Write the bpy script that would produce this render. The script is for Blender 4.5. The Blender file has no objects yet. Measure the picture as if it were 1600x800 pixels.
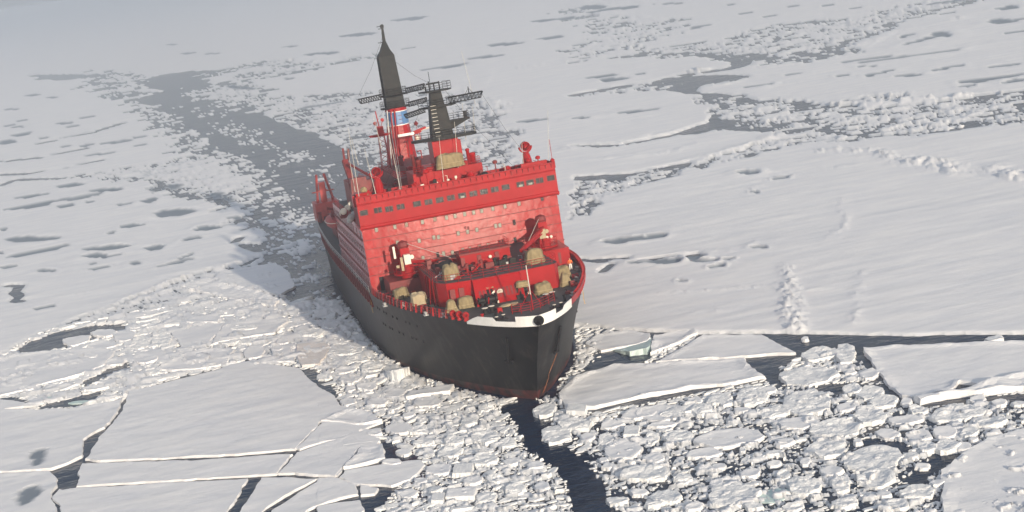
import bpy, bmesh, math, random
import numpy as np
from mathutils import Vector, Matrix
from mathutils.geometry import delaunay_2d_cdt
random.seed(7)
rng = np.random.default_rng(11)
scn = bpy.context.scene
col = scn.collection

# ------------------------------------------------------------------ camera
CAM = np.array([38.312312, 260.825161, 57.469513])
CR = np.array([-0.963269, 0.221111, -0.15239]); CU = np.array([-0.189639, -0.158319, 0.969006]); CF = np.array([-0.190132, -0.962312, -0.194435])
FPX = 2532.925
cd = bpy.data.cameras.new('camera'); co = bpy.data.objects.new('camera', cd); col.objects.link(co)
cd.sensor_width = 36.0; cd.lens = FPX / 1600 * 36.0
cd.clip_start = 1.0; cd.clip_end = 60000
co.matrix_world = Matrix(((CR[0], CU[0], -CF[0], CAM[0]), (CR[1], CU[1], -CF[1], CAM[1]), (CR[2], CU[2], -CF[2], CAM[2]), (0, 0, 0, 1)))
scn.camera = co
# ------------------------------------------------------------------ sky and sun
SUN_AZ = math.radians(10.0)      # to port of dead ahead of the ship (+y towards -x)
SUN_EL = math.radians(13.5)
w = bpy.data.worlds.new("World"); scn.world = w; w.use_nodes = True
nt = w.node_tree; nt.nodes.clear()
sky = nt.nodes.new('ShaderNodeTexSky'); sky.sky_type = 'NISHITA'; sky.sun_disc = False
sky.sun_elevation = SUN_EL; sky.sun_rotation = -SUN_AZ
sky.air_density = 1.0; sky.dust_density = 1.4; sky.ozone_density = 1.0
bg = nt.nodes.new('ShaderNodeBackground'); bg.inputs['Strength'].default_value = 0.15
wo = nt.nodes.new('ShaderNodeOutputWorld')
# the sea fog hides the lowest degrees of the sky all round
tc0 = nt.nodes.new('ShaderNodeTexCoord'); sp0 = nt.nodes.new('ShaderNodeSeparateXYZ'); nt.links.new(tc0.outputs['Generated'], sp0.inputs[0])
mr0 = nt.nodes.new('ShaderNodeMapRange'); mr0.inputs['From Min'].default_value = 0.02; mr0.inputs['From Max'].default_value = 0.55; mr0.inputs['To Min'].default_value = 1.0; mr0.inputs['To Max'].default_value = 0.35
nt.links.new(sp0.outputs['Z'], mr0.inputs['Value'])
mx0 = nt.nodes.new('ShaderNodeMix'); mx0.data_type = 'RGBA'; nt.links.new(mr0.outputs[0], mx0.inputs['Factor']); nt.links.new(sky.outputs[0], mx0.inputs['A']); mx0.inputs['B'].default_value = (2.92, 2.78, 2.68, 1)
mr1 = nt.nodes.new('ShaderNodeMapRange'); mr1.inputs['From Min'].default_value = 0.01; mr1.inputs['From Max'].default_value = 0.08; mr1.inputs['To Min'].default_value = 1.0; mr1.inputs['To Max'].default_value = 0.0
nt.links.new(sp0.outputs['Z'], mr1.inputs['Value'])
mx1 = nt.nodes.new('ShaderNodeMix'); mx1.data_type = 'RGBA'; nt.links.new(mr1.outputs[0], mx1.inputs['Factor']); nt.links.new(mx0.outputs['Result'], mx1.inputs['A']); mx1.inputs['B'].default_value = (1.85, 1.98, 2.15, 1)
nt.links.new(mx1.outputs['Result'], bg.inputs['Color']); nt.links.new(bg.outputs[0], wo.inputs['Surface'])
ld = bpy.data.lights.new('sun', 'SUN'); ld.energy = 3.8; ld.angle = math.radians(0.6); ld.color = (1.0, 0.86, 0.68)
lo = bpy.data.objects.new('sun', ld); col.objects.link(lo)
sdir = Vector((-math.sin(SUN_AZ) * math.cos(SUN_EL), math.cos(SUN_AZ) * math.cos(SUN_EL), math.sin(SUN_EL)))
lo.rotation_euler = sdir.to_track_quat('Z', 'Y').to_euler(); lo.location = (0, 0, 200)
scn.view_settings.view_transform = 'Standard'; scn.view_settings.look = 'None'
scn.view_settings.exposure = 0.55; scn.view_settings.gamma = 1.0
HAZE = 0.00052
scn.cycles.use_denoising = True
try: scn.cycles.denoiser = 'OPENIMAGEDENOISE'
except Exception: pass
scn.cycles.volume_bounces = 1
scn.cycles.max_bounces = 8

# ------------------------------------------------------------------ measuring helpers
def G(px, py):
    "point of the water plane seen at a pixel of the 1600x800 photograph"
    d = CF + ((px - 800) / FPX) * CR - ((py - 400) / FPX) * CU
    t = -CAM[2] / d[2]
    return (CAM[0] + d[0] * t, CAM[1] + d[1] * t)
def GP(pts): return np.array([G(a, b) for a, b in pts])
def crop(x0, y0, k, pts): return [(x0 + a / k, y0 + b / k) for a, b in pts]
TRIM, HEEL = 0.03014, 0.00603
SHIP = Matrix.Rotation(-HEEL, 4, 'Y') @ Matrix.Rotation(TRIM, 4, 'X')
SHI = SHIP.inverted()
def ship_ray(px, py):
    d = CF + ((px - 800) / FPX) * CR - ((py - 400) / FPX) * CU
    return SHI @ Vector(CAM), SHI.to_3x3() @ Vector(d)
def SY(px, py, y):
    c, d = ship_ray(px, py); return c + d * ((y - c.y) / d.y)
def SZ(px, py, z):
    c, d = ship_ray(px, py); return c + d * ((z - c.z) / d.z)

# ------------------------------------------------------------------ noise (world space)
def _h(ix, iy, s):
    n = (ix.astype(np.int64) * 374761393 + iy.astype(np.int64) * 668265263 + s * 1442695041) & 0x7fffffff
    n = ((n ^ (n >> 13)) * 1274126177) & 0x7fffffff
    n = (n ^ (n >> 16)) & 0xffffff
    return n / float(0xffffff)
def vnoise(x, y, s=0):
    ix = np.floor(x); iy = np.floor(y); fx = x - ix; fy = y - iy
    fx = fx * fx * (3 - 2 * fx); fy = fy * fy * (3 - 2 * fy)
    a = _h(ix, iy, s); b = _h(ix + 1, iy, s); c = _h(ix, iy + 1, s); d = _h(ix + 1, iy + 1, s)
    return (a + (b - a) * fx) * (1 - fy) + (c + (d - c) * fx) * fy
def fbm(x, y, s=0, o=4, g=0.5):
    t = 0; a = 1; n = 0
    for k in range(o):
        t = t + a * (vnoise(x * 2 ** k + 17.3 * k, y * 2 ** k - 9.1 * k, s + k) - .5) * 2; n += a; a *= g
    return t / n
def fb(x, y, s=0, o=4): return float(fbm(np.array([float(x)]), np.array([float(y)]), s, o)[0])
def sdf_poly(P, X, Y):
    "signed distance, negative inside"
    n = len(P); d = np.full(X.shape, 1e18); s = np.zeros(X.shape, bool)
    for i in range(n):
        ax, ay = P[i]; bx, by = P[(i + 1) % n]
        ex, ey = bx - ax, by - ay; wx, wy = X - ax, Y - ay
        t = np.clip((wx * ex + wy * ey) / (ex * ex + ey * ey + 1e-12), 0, 1)
        d = np.minimum(d, (wx - ex * t) ** 2 + (wy - ey * t) ** 2)
        c = ((ay > Y) != (by > Y))
        with np.errstate(divide='ignore', invalid='ignore'):
            xi = (bx - ax) * (Y - ay) / ((by - ay) if by != ay else 1e-12) + ax
        s ^= c & (X < xi)
    d = np.sqrt(d); return np.where(s, -d, d)
def dist_line(P, X, Y):
    d = np.full(X.shape, 1e18)
    for i in range(len(P) - 1):
        ax, ay = P[i]; bx, by = P[i + 1]; ex, ey = bx - ax, by - ay; wx, wy = X - ax, Y - ay
        t = np.clip((wx * ex + wy * ey) / (ex * ex + ey * ey + 1e-12), 0, 1)
        d = np.minimum(d, (wx - ex * t) ** 2 + (wy - ey * t) ** 2)
    return np.sqrt(d)
def near(P, X, Y, m):
    lo, hi = P.min(0) - m, P.max(0) + m
    return (X > lo[0]) & (X < hi[0]) & (Y > lo[1]) & (Y < hi[1])
def sstep(a, b, x):
    t = np.clip((x - a) / (b - a), 0, 1); return t * t * (3 - 2 * t)

# ------------------------------------------------------------------ object helpers
def link(name, me, mat=None, parent=None, loc=None):
    o = bpy.data.objects.new(name, me); col.objects.link(o)
    if mat is not None and len(me.materials) == 0: me.materials.append(mat)
    if parent is not None: o.parent = parent
    if loc is not None: o.location = loc
    return o
def tag(o, label=None, cat=None, group=None, kind=None):
    if label: o['label'] = label
    if cat: o['category'] = cat
    if group: o['group'] = group
    if kind: o['kind'] = kind
    return o
def empty(name, label, cat, M=None, group=None):
    o = bpy.data.objects.new(name, None); col.objects.link(o); o.empty_display_size = 0.3
    if M is not None: o.matrix_world = M
    return tag(o, label, cat, group)
class MB:
    def __init__(s): s.v = []; s.f = []
    def add(s, v, f):
        n = len(s.v); s.v += [tuple(p) for p in v]; s.f += [tuple(i + n for i in q) for q in f]; return s
    def box(s, x0, x1, y0, y1, z0, z1, R=None):
        v = [(x0, y0, z0), (x1, y0, z0), (x1, y1, z0), (x0, y1, z0), (x0, y0, z1), (x1, y0, z1), (x1, y1, z1), (x0, y1, z1)]
        if R is not None: v = [R @ Vector(p) for p in v]
        return s.add(v, [(3, 2, 1, 0), (4, 5, 6, 7), (0, 1, 5, 4), (1, 2, 6, 5), (2, 3, 7, 6), (3, 0, 4, 7)])
    def prism(s, poly, z0, z1, top=None):
        "poly ccw (x,y); top: optional other outline of the same length"
        top = top or poly; n = len(poly)
        v = [(x, y, z0) for x, y in poly] + [(x, y, z1) for x, y in top]
        return s.add(v, [tuple(range(n - 1, -1, -1)), tuple(range(n, 2 * n))] + [(i, (i + 1) % n, n + (i + 1) % n, n + i) for i in range(n)])
    def tube(s, pts, r, n=6, r1=None, cap=True):
        pts = [Vector(p) for p in pts]; m = len(pts); vs = []; fs = []
        for i, p in enumerate(pts):
            d = (pts[min(i + 1, m - 1)] - pts[max(i - 1, 0)]).normalized()
            a = d.cross(Vector((0, 0, 1)))
            if a.length < 1e-3: a = d.cross(Vector((0, 1, 0)))
            a.normalize(); b = d.cross(a)
            rr = r if r1 is None else r + (r1 - r) * i / max(1, m - 1)
            for k in range(n):
                t = 2 * math.pi * k / n; vs.append(p + a * math.cos(t) * rr + b * math.sin(t) * rr)
        for i in range(m - 1):
            for k in range(n): fs.append((i * n + k, i * n + (k + 1) % n, (i + 1) * n + (k + 1) % n, (i + 1) * n + k))
        if cap: fs += [tuple(range(n)), tuple((m - 1) * n + k for k in range(n - 1, -1, -1))]
        return s.add(vs, fs)
    def bar(s, a, b, wd, ht):
        "rectangular beam from a to b"
        a = Vector(a); b = Vector(b); d = (b - a).normalized(); u_ = d.cross(Vector((0, 0, 1)))
        if u_.length < 1e-3: u_ = Vector((1, 0, 0))
        u_.normalize(); v_ = u_.cross(d); u_ = u_ * wd / 2; v_ = v_ * ht / 2
        v = [a - u_ - v_, a + u_ - v_, a + u_ + v_, a - u_ + v_, b - u_ - v_, b + u_ - v_, b + u_ + v_, b - u_ + v_]
        return s.add(v, [(0, 1, 2, 3), (7, 6, 5, 4), (0, 4, 5, 1), (1, 5, 6, 2), (2, 6, 7, 3), (3, 7, 4, 0)])
    def lathe(s, prof, c=(0, 0, 0), n=16, R=None):
        vs = []; fs = []; m = len(prof)
        for r_, z_ in prof:
            for k in range(n):
                t = 2 * math.pi * k / n; p = Vector((r_ * math.cos(t), r_ * math.sin(t), z_))
                if R is not None: p = R @ p
                vs.append(p + Vector(c))
        for i in range(m - 1):
            for k in range(n): fs.append((i * n + k, i * n + (k + 1) % n, (i + 1) * n + (k + 1) % n, (i + 1) * n + k))
        fs += [tuple(range(n - 1, -1, -1)), tuple((m - 1) * n + k for k in range(n))]
        return s.add(vs, fs)
    def mesh(s, name, smooth=False):
        me = bpy.data.meshes.new(name); me.from_pydata(s.v, [], s.f); me.validate()
        if smooth: me.polygons.foreach_set('use_smooth', [True] * len(me.polygons))
        me.update(); return me
    def build(s, name, mat, parent=None, smooth=False, label=None):
        o = link(name, s.mesh(name, smooth), mat, parent)
        if label: o['label'] = label
        return o

# ------------------------------------------------------------------ materials
MATS = {}
ANR = 0.25   # lets the sun glint stretch up and down the hand painted plating
def mat(name, base, rough=0.6, metal=0.0, var=0.0, vscale=1.0, bump=0.0, bscale=5.0, spec=0.5, dirt=None, dscale=0.6, dlo=.5, dhi=.75, stretch=(1, 1, 1), plates=None, bstretch=None, aniso=0.0):
    if name in MATS: return MATS[name]
    m = bpy.data.materials.new(name); m.use_nodes = True; t = m.node_tree; t.nodes.clear()
    out = t.nodes.new('ShaderNodeOutputMaterial'); p = t.nodes.new('ShaderNodeBsdfPrincipled'); t.links.new(p.outputs[0], out.inputs[0])
    p.inputs['Roughness'].default_value = rough; p.inputs['Metallic'].default_value = metal
    p.inputs['Specular IOR Level'].default_value = spec
    if aniso > 0:
        p.inputs['Anisotropic'].default_value = aniso; p.inputs['Anisotropic Rotation'].default_value = ANR; tg = t.nodes.new('ShaderNodeTangent'); tg.direction_type = 'RADIAL'; tg.axis = 'Z'; t.links.new(tg.outputs[0], p.inputs['Tangent'])
    tc = t.nodes.new('ShaderNodeTexCoord'); mp = t.nodes.new('ShaderNodeMapping'); mp.inputs['Scale'].default_value = stretch
    t.links.new(tc.outputs['Object'], mp.inputs[0])
    c = t.nodes.new('ShaderNodeRGB'); c.outputs[0].default_value = (*base, 1); cur = c.outputs[0]
    if var > 0:
        n = t.nodes.new('ShaderNodeTexNoise'); n.inputs['Scale'].default_value = vscale; n.inputs['Detail'].default_value = 6
        t.links.new(mp.outputs[0], n.inputs['Vector'])
        mr = t.nodes.new('ShaderNodeMapRange'); mr.inputs['From Min'].default_value = .3; mr.inputs['From Max'].default_value = .7
        mr.inputs['To Min'].default_value = 1 - var; mr.inputs['To Max'].default_value = 1 + var
        t.links.new(n.outputs['Fac'], mr.inputs['Value'])
        mx = t.nodes.new('ShaderNodeVectorMath'); mx.operation = 'SCALE'; t.links.new(cur, mx.inputs[0]); t.links.new(mr.outputs[0], mx.inputs['Scale']); cur = mx.outputs[0]
    if dirt is not None:
        n = t.nodes.new('ShaderNodeTexNoise'); n.inputs['Scale'].default_value = dscale; n.inputs['Detail'].default_value = 8; n.inputs['Roughness'].default_value = .65
        t.links.new(mp.outputs[0], n.inputs['Vector'])
        mr = t.nodes.new('ShaderNodeMapRange'); mr.inputs['From Min'].default_value = dlo; mr.inputs['From Max'].default_value = dhi
        t.links.new(n.outputs['Fac'], mr.inputs['Value'])
        mx = t.nodes.new('ShaderNodeMix'); mx.data_type = 'RGBA'; t.links.new(mr.outputs[0], mx.inputs['Factor']); t.links.new(cur, mx.inputs['A']); mx.inputs['B'].default_value = (*dirt, 1); cur = mx.outputs['Result']
    t.links.new(cur, p.inputs['Base Color'])
    if plates:
        ax, pw, ph, pd = plates; sx = t.nodes.new('ShaderNodeSeparateXYZ'); cx = t.nodes.new('ShaderNodeCombineXYZ'); t.links.new(tc.outputs['Object'], sx.inputs[0])
        t.links.new(sx.outputs[ax[0]], cx.inputs['X']); t.links.new(sx.outputs[ax[1]], cx.inputs['Y'])
        bk = t.nodes.new('ShaderNodeTexBrick'); bk.inputs['Scale'].default_value = 1.0; bk.inputs['Brick Width'].default_value = pw; bk.inputs['Row Height'].default_value = ph; bk.inputs['Mortar Size'].default_value = .035; bk.inputs['Mortar Smooth'].default_value = .6
        bk.inputs['Color1'].default_value = (1, 1, 1, 1); bk.inputs['Color2'].default_value = (.86, .86, .86, 1); bk.inputs['Mortar'].default_value = (.62, .62, .62, 1)
        t.links.new(cx.outputs[0], bk.inputs['Vector'])
        mm = t.nodes.new('ShaderNodeMix'); mm.data_type = 'RGBA'; mm.blend_type = 'MULTIPLY'; mm.inputs['Factor'].default_value = pd; t.links.new(cur, mm.inputs['A']); t.links.new(bk.outputs['Color'], mm.inputs['B']); cur = mm.outputs['Result']
        t.links.new(cur, p.inputs['Base Color'])
    if bump > 0:
        n = t.nodes.new('ShaderNodeTexNoise'); n.inputs['Scale'].default_value = bscale; n.inputs['Detail'].default_value = 5
        if bstretch:
            mp2 = t.nodes.new('ShaderNodeMapping'); mp2.inputs['Scale'].default_value = bstretch; t.links.new(tc.outputs['Object'], mp2.inputs[0]); t.links.new(mp2.outputs[0], n.inputs['Vector']); n.inputs['Detail'].default_value = 4
        else: t.links.new(mp.outputs[0], n.inputs['Vector'])
        b = t.nodes.new('ShaderNodeBump'); b.inputs['Strength'].default_value = 1; b.inputs['Distance'].default_value = bump
        t.links.new(n.outputs['Fac'], b.inputs['Height']); t.links.new(b.outputs[0], p.inputs['Normal'])
    MATS[name] = m; return m

def ice_material(name, water_cut=False):
    "wind packed snow; attributes pond / wet come from the height field"
    m = bpy.data.materials.new(name); m.use_nodes = True; t = m.node_tree; t.nodes.clear()
    N = t.nodes.new; L = t.links.new
    out = N('ShaderNodeOutputMaterial'); p = N('ShaderNodeBsdfPrincipled'); L(p.outputs[0], out.inputs[0])
    p.inputs['Roughness'].default_value = .75; p.inputs['Specular IOR Level'].default_value = .25
    geo = N('ShaderNodeNewGeometry')
    rot = N('ShaderNodeMapping'); rot.inputs['Rotation'].default_value = (0, 0, math.radians(13)); rot.inputs['Scale'].default_value = (.12, .5, .5)
    L(geo.outputs['Position'], rot.inputs[0])
    n1 = N('ShaderNodeTexNoise'); n1.inputs['Scale'].default_value = .8; n1.inputs['Detail'].default_value = 7; n1.inputs['Roughness'].default_value = .55
    L(rot.outputs[0], n1.inputs['Vector'])
    ramp = N('ShaderNodeValToRGB'); e = ramp.color_ramp.elements
    e[0].position = .3; e[0].color = (.70, .71, .735, 1); e[1].position = .7; e[1].color = (.80, .795, .79, 1)
    L(n1.outputs['Fac'], ramp.inputs[0])
    pa = N('ShaderNodeAttribute'); pa.attribute_name = 'pond'
    wa = N('ShaderNodeAttribute'); wa.attribute_name = 'wet'
    mx = N('ShaderNodeMix'); mx.data_type = 'RGBA'; L(pa.outputs['Fac'], mx.inputs['Factor']); L(ramp.outputs[0], mx.inputs['A']); mx.inputs['B'].default_value = (.20, .235, .275, 1)
    mw = N('ShaderNodeMix'); mw.data_type = 'RGBA'; L(wa.outputs['Fac'], mw.inputs['Factor']); L(mx.outputs['Result'], mw.inputs['A']); mw.inputs['B'].default_value = (.22, .27, .30, 1)
    L(mw.outputs['Result'], p.inputs['Base Color'])
    n2 = N('ShaderNodeTexNoise'); n2.inputs['Scale'].default_value = 5.0; n2.inputs['Detail'].default_value = 4
    L(rot.outputs[0], n2.inputs['Vector'])
    ad = N('ShaderNodeMath'); ad.operation = 'MULTIPLY_ADD'; ad.inputs[1].default_value = .25; L(n2.outputs['Fac'], ad.inputs[0]); L(n1.outputs['Fac'], ad.inputs[2])
    b = N('ShaderNodeBump'); b.inputs['Distance'].default_value = .25; b.inputs['Strength'].default_value = .45
    L(ad.outputs[0], b.inputs['Height']); L(b.outputs[0], p.inputs['Normal'])
    return m
SNOW = ice_material('wind_packed_snow')
def chunk_material(name, lo_, hi_, bd):
    m = bpy.data.materials.new(name); m.use_nodes = True; t = m.node_tree; t.nodes.clear(); N = t.nodes.new; L = t.links.new
    out = N('ShaderNodeOutputMaterial'); p = N('ShaderNodeBsdfPrincipled'); L(p.outputs[0], out.inputs[0])
    p.inputs['Roughness'].default_value = .65; p.inputs['Specular IOR Level'].default_value = .3
    geo = N('ShaderNodeNewGeometry')
    n1 = N('ShaderNodeTexNoise'); n1.inputs['Scale'].default_value = .9; n1.inputs['Detail'].default_value = 6; L(geo.outputs['Position'], n1.inputs['Vector'])
    ramp = N('ShaderNodeValToRGB'); e = ramp.color_ramp.elements; e[0].position = .32; e[0].color = (*lo_, 1); e[1].position = .68; e[1].color = (*hi_, 1)
    L(n1.outputs['Fac'], ramp.inputs[0]); L(ramp.outputs[0], p.inputs['Base Color'])
    n2 = N('ShaderNodeTexNoise'); n2.inputs['Scale'].default_value = 3.2; n2.inputs['Detail'].default_value = 6; n2.inputs['Roughness'].default_value = .6; L(geo.outputs['Position'], n2.inputs['Vector'])
    b = N('ShaderNodeBump'); b.inputs['Distance'].default_value = bd; L(n2.outputs['Fac'], b.inputs['Height']); L(b.outputs[0], p.inputs['Normal'])
    return m
CHUNK = chunk_material('broken_ice', (.66, .68, .70), (.80, .80, .795), .12)
BLUEICE = chunk_material('blue_green_ice', (.46, .60, .58), (.62, .72, .70), .05)
PINKICE = chunk_material('brownish_ice', (.70, .65, .61), (.78, .74, .71), .08)

def water_material():
    m = bpy.data.materials.new('sea_water'); m.use_nodes = True; t = m.node_tree; t.nodes.clear(); N = t.nodes.new; L = t.links.new
    out = N('ShaderNodeOutputMaterial'); p = N('ShaderNodeBsdfPrincipled'); L(p.outputs[0], out.inputs[0])
    p.inputs['Base Color'].default_value = (.005, .017, .045, 1); p.inputs['Roughness'].default_value = .12; p.inputs['IOR'].default_value = 1.333; p.inputs['Specular IOR Level'].default_value = .12; p.inputs['Specular Tint'].default_value = (.72, .86, 1.0, 1)
    geo = N('ShaderNodeNewGeometry')
    mp = N('ShaderNodeMapping'); mp.inputs['Rotation'].default_value = (0, 0, math.radians(13)); mp.inputs['Scale'].default_value = (.5, .8, .8); L(geo.outputs['Position'], mp.inputs[0])
    n = N('ShaderNodeTexNoise'); n.inputs['Scale'].default_value = .55; n.inputs['Detail'].default_value = 8; n.inputs['Roughness'].default_value = .6; L(mp.outputs[0], n.inputs['Vector'])
    b = N('ShaderNodeBump'); b.inputs['Distance'].default_value = .25; b.inputs['Strength'].default_value = .45; n2 = N('ShaderNodeTexNoise'); n2.inputs['Scale'].default_value = .09; n2.inputs['Detail'].default_value = 5; n2.inputs['Roughness'].default_value = .7; L(mp.outputs[0], n2.inputs['Vector'])
    ad = N('ShaderNodeMath'); ad.operation = 'MULTIPLY_ADD'; ad.inputs[1].default_value = 6.0; L(n2.outputs['Fac'], ad.inputs[0]); L(n.outputs['Fac'], ad.inputs[2])
    L(ad.outputs[0], b.inputs['Height']); L(b.outputs[0], p.inputs['Normal'])
    return m
WATER = water_material()

QUAL = 1.0   # grid step factor
BQ = 1.0
# ================================================================== ICE AND SEA
A8 = lambda pts: crop(0, 500, 2.6667, pts)      # traces, bottom left quarter
B8 = lambda pts: crop(1000, 500, 2.6667, pts)   # bottom right
C8 = lambda pts: crop(500, 560, 2.6667, pts)    # bottom centre
D8 = lambda pts: crop(900, 0, 2.2857, pts)      # top right
E8 = lambda pts: crop(900, 250, 2.2857, pts)    # middle right
F8 = lambda pts: crop(0, 250, 3.2, pts)         # middle left
H8 = lambda pts: crop(0, 0, 3.2, pts)           # top left
FORE = GP([(905, 512), (960, 517), (1000, 519), (1094, 523), (1191, 522), (1250, 524), (1319, 525), (1360, 527), (1412, 525), (1600, 525), (1900, 520),
           (1900, 1400), (-500, 1400), (-500, 640), (-150, 590), (0, 556), (25, 545), (60, 524), (122, 500), (150, 490), (187, 478), (231, 458), (260, 450), (300, 434), (337, 423),
           (400, 412), (425, 405), (440, 380), (520, 380), (560, 480), (640, 560), (840, 600), (900, 520)])
OPEN = [  # open water: wake and leads
    GP([(240, 170), (290, 160), (350, 162), (385, 165), (430, 190), (500, 215), (560, 240), (600, 300), (560, 330), (500, 380), (488, 345), (470, 310), (430, 275), (395, 250), (350, 235), (325, 215), (305, 200), (285, 180)]),
    GP([(225, 122), (262, 116), (300, 110), (335, 112), (318, 122), (325, 132), (300, 140), (318, 150), (270, 158), (240, 165), (205, 158), (262, 142), (232, 133)]),
    GP([(350, 128), (372, 132), (392, 139), (350, 142), (335, 138)]),
    GP([(55, 118), (90, 117), (140, 119), (100, 125), (60, 124)]),
    GP(D8([(320, 280), (440, 272), (560, 270), (610, 275), (530, 300), (440, 305), (420, 330), (570, 345), (630, 360), (600, 385), (700, 380), (880, 370), (880, 395), (720, 400), (690, 440), (760, 460), (700, 470), (510, 460), (480, 445), (500, 410), (590, 395), (560, 360), (340, 322), (290, 292)])),
    GP(D8([(960, 450), (1030, 420), (1200, 400), (1350, 390), (1500, 360), (1620, 342), (1700, 330), (1700, 370), (1480, 410), (1450, 450), (1200, 487), (1010, 487)])),
    GP(D8([(360, 485), (480, 445), (520, 455), (430, 480)])),
    GP(D8([(0, 632), (200, 622), (400, 585), (400, 600), (220, 635), (130, 655), (120, 640), (0, 642)])),
    GP(D8([(620, 200), (860, 190), (950, 198), (900, 208), (640, 212)])),
]
# crack lines: (trace, width in metres)
CRACK = [
    (GP(F8([(1170, 415), (1200, 390)])), 1.0), (GP(F8([(1205, 425), (1300, 460)])), .8), (GP(F8([(1220, 350), (1340, 310)])), 1.0),
    (GP(F8([(1160, 550), (1250, 530), (1380, 520)])), 1.4), (GP(F8([(1330, 480), (1370, 520)])), 1.2), (GP(F8([(1210, 530), (1290, 490)])), 1.0),
    (GP(F8([(40, 630), (100, 632), (70, 665), (100, 680), (75, 705), (110, 710)])), 1.3),
    
    (GP(E8([(20, 358), (100, 365)])), .9), (GP(E8([(95, 400), (125, 375)])), .6),
    (GP(H8([(200, 720), (330, 690), (480, 660), (600, 620)])), 3.0), (GP(H8([(0, 810), (200, 790), (420, 745)])), 2.0),
    (GP(H8([(1520, 488), (1600, 486), (1680, 492)])), 9.0),
    (GP(F8([(0, 75), (150, 70), (330, 40), (500, 5)])), 1.6), (GP(F8([(0, 130), (80, 100), (300, 95), (450, 80)])), 1.4),
    (GP(D8([(620, 560), (700, 520), (760, 500), (960, 480)])), 1.2), (GP(D8([(150, 205), (380, 190), (560, 205), (600, 225), (560, 245), (380, 270)])), 5.0),
    (GP(D8([(0, 340), (160, 310), (320, 300)])), 4.0), (GP(D8([(0, 524), (160, 522), (360, 482), (480, 440)])), 2.5),
    (GP([(905, 408), (940, 406), (980, 404)]), .5), (GP([(1000, 408), (1040, 403), (1090, 398)]), .3), 
    (GP([(900, 302), (940, 296), (990, 290), (1050, 277)]), 1.5),
]
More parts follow.
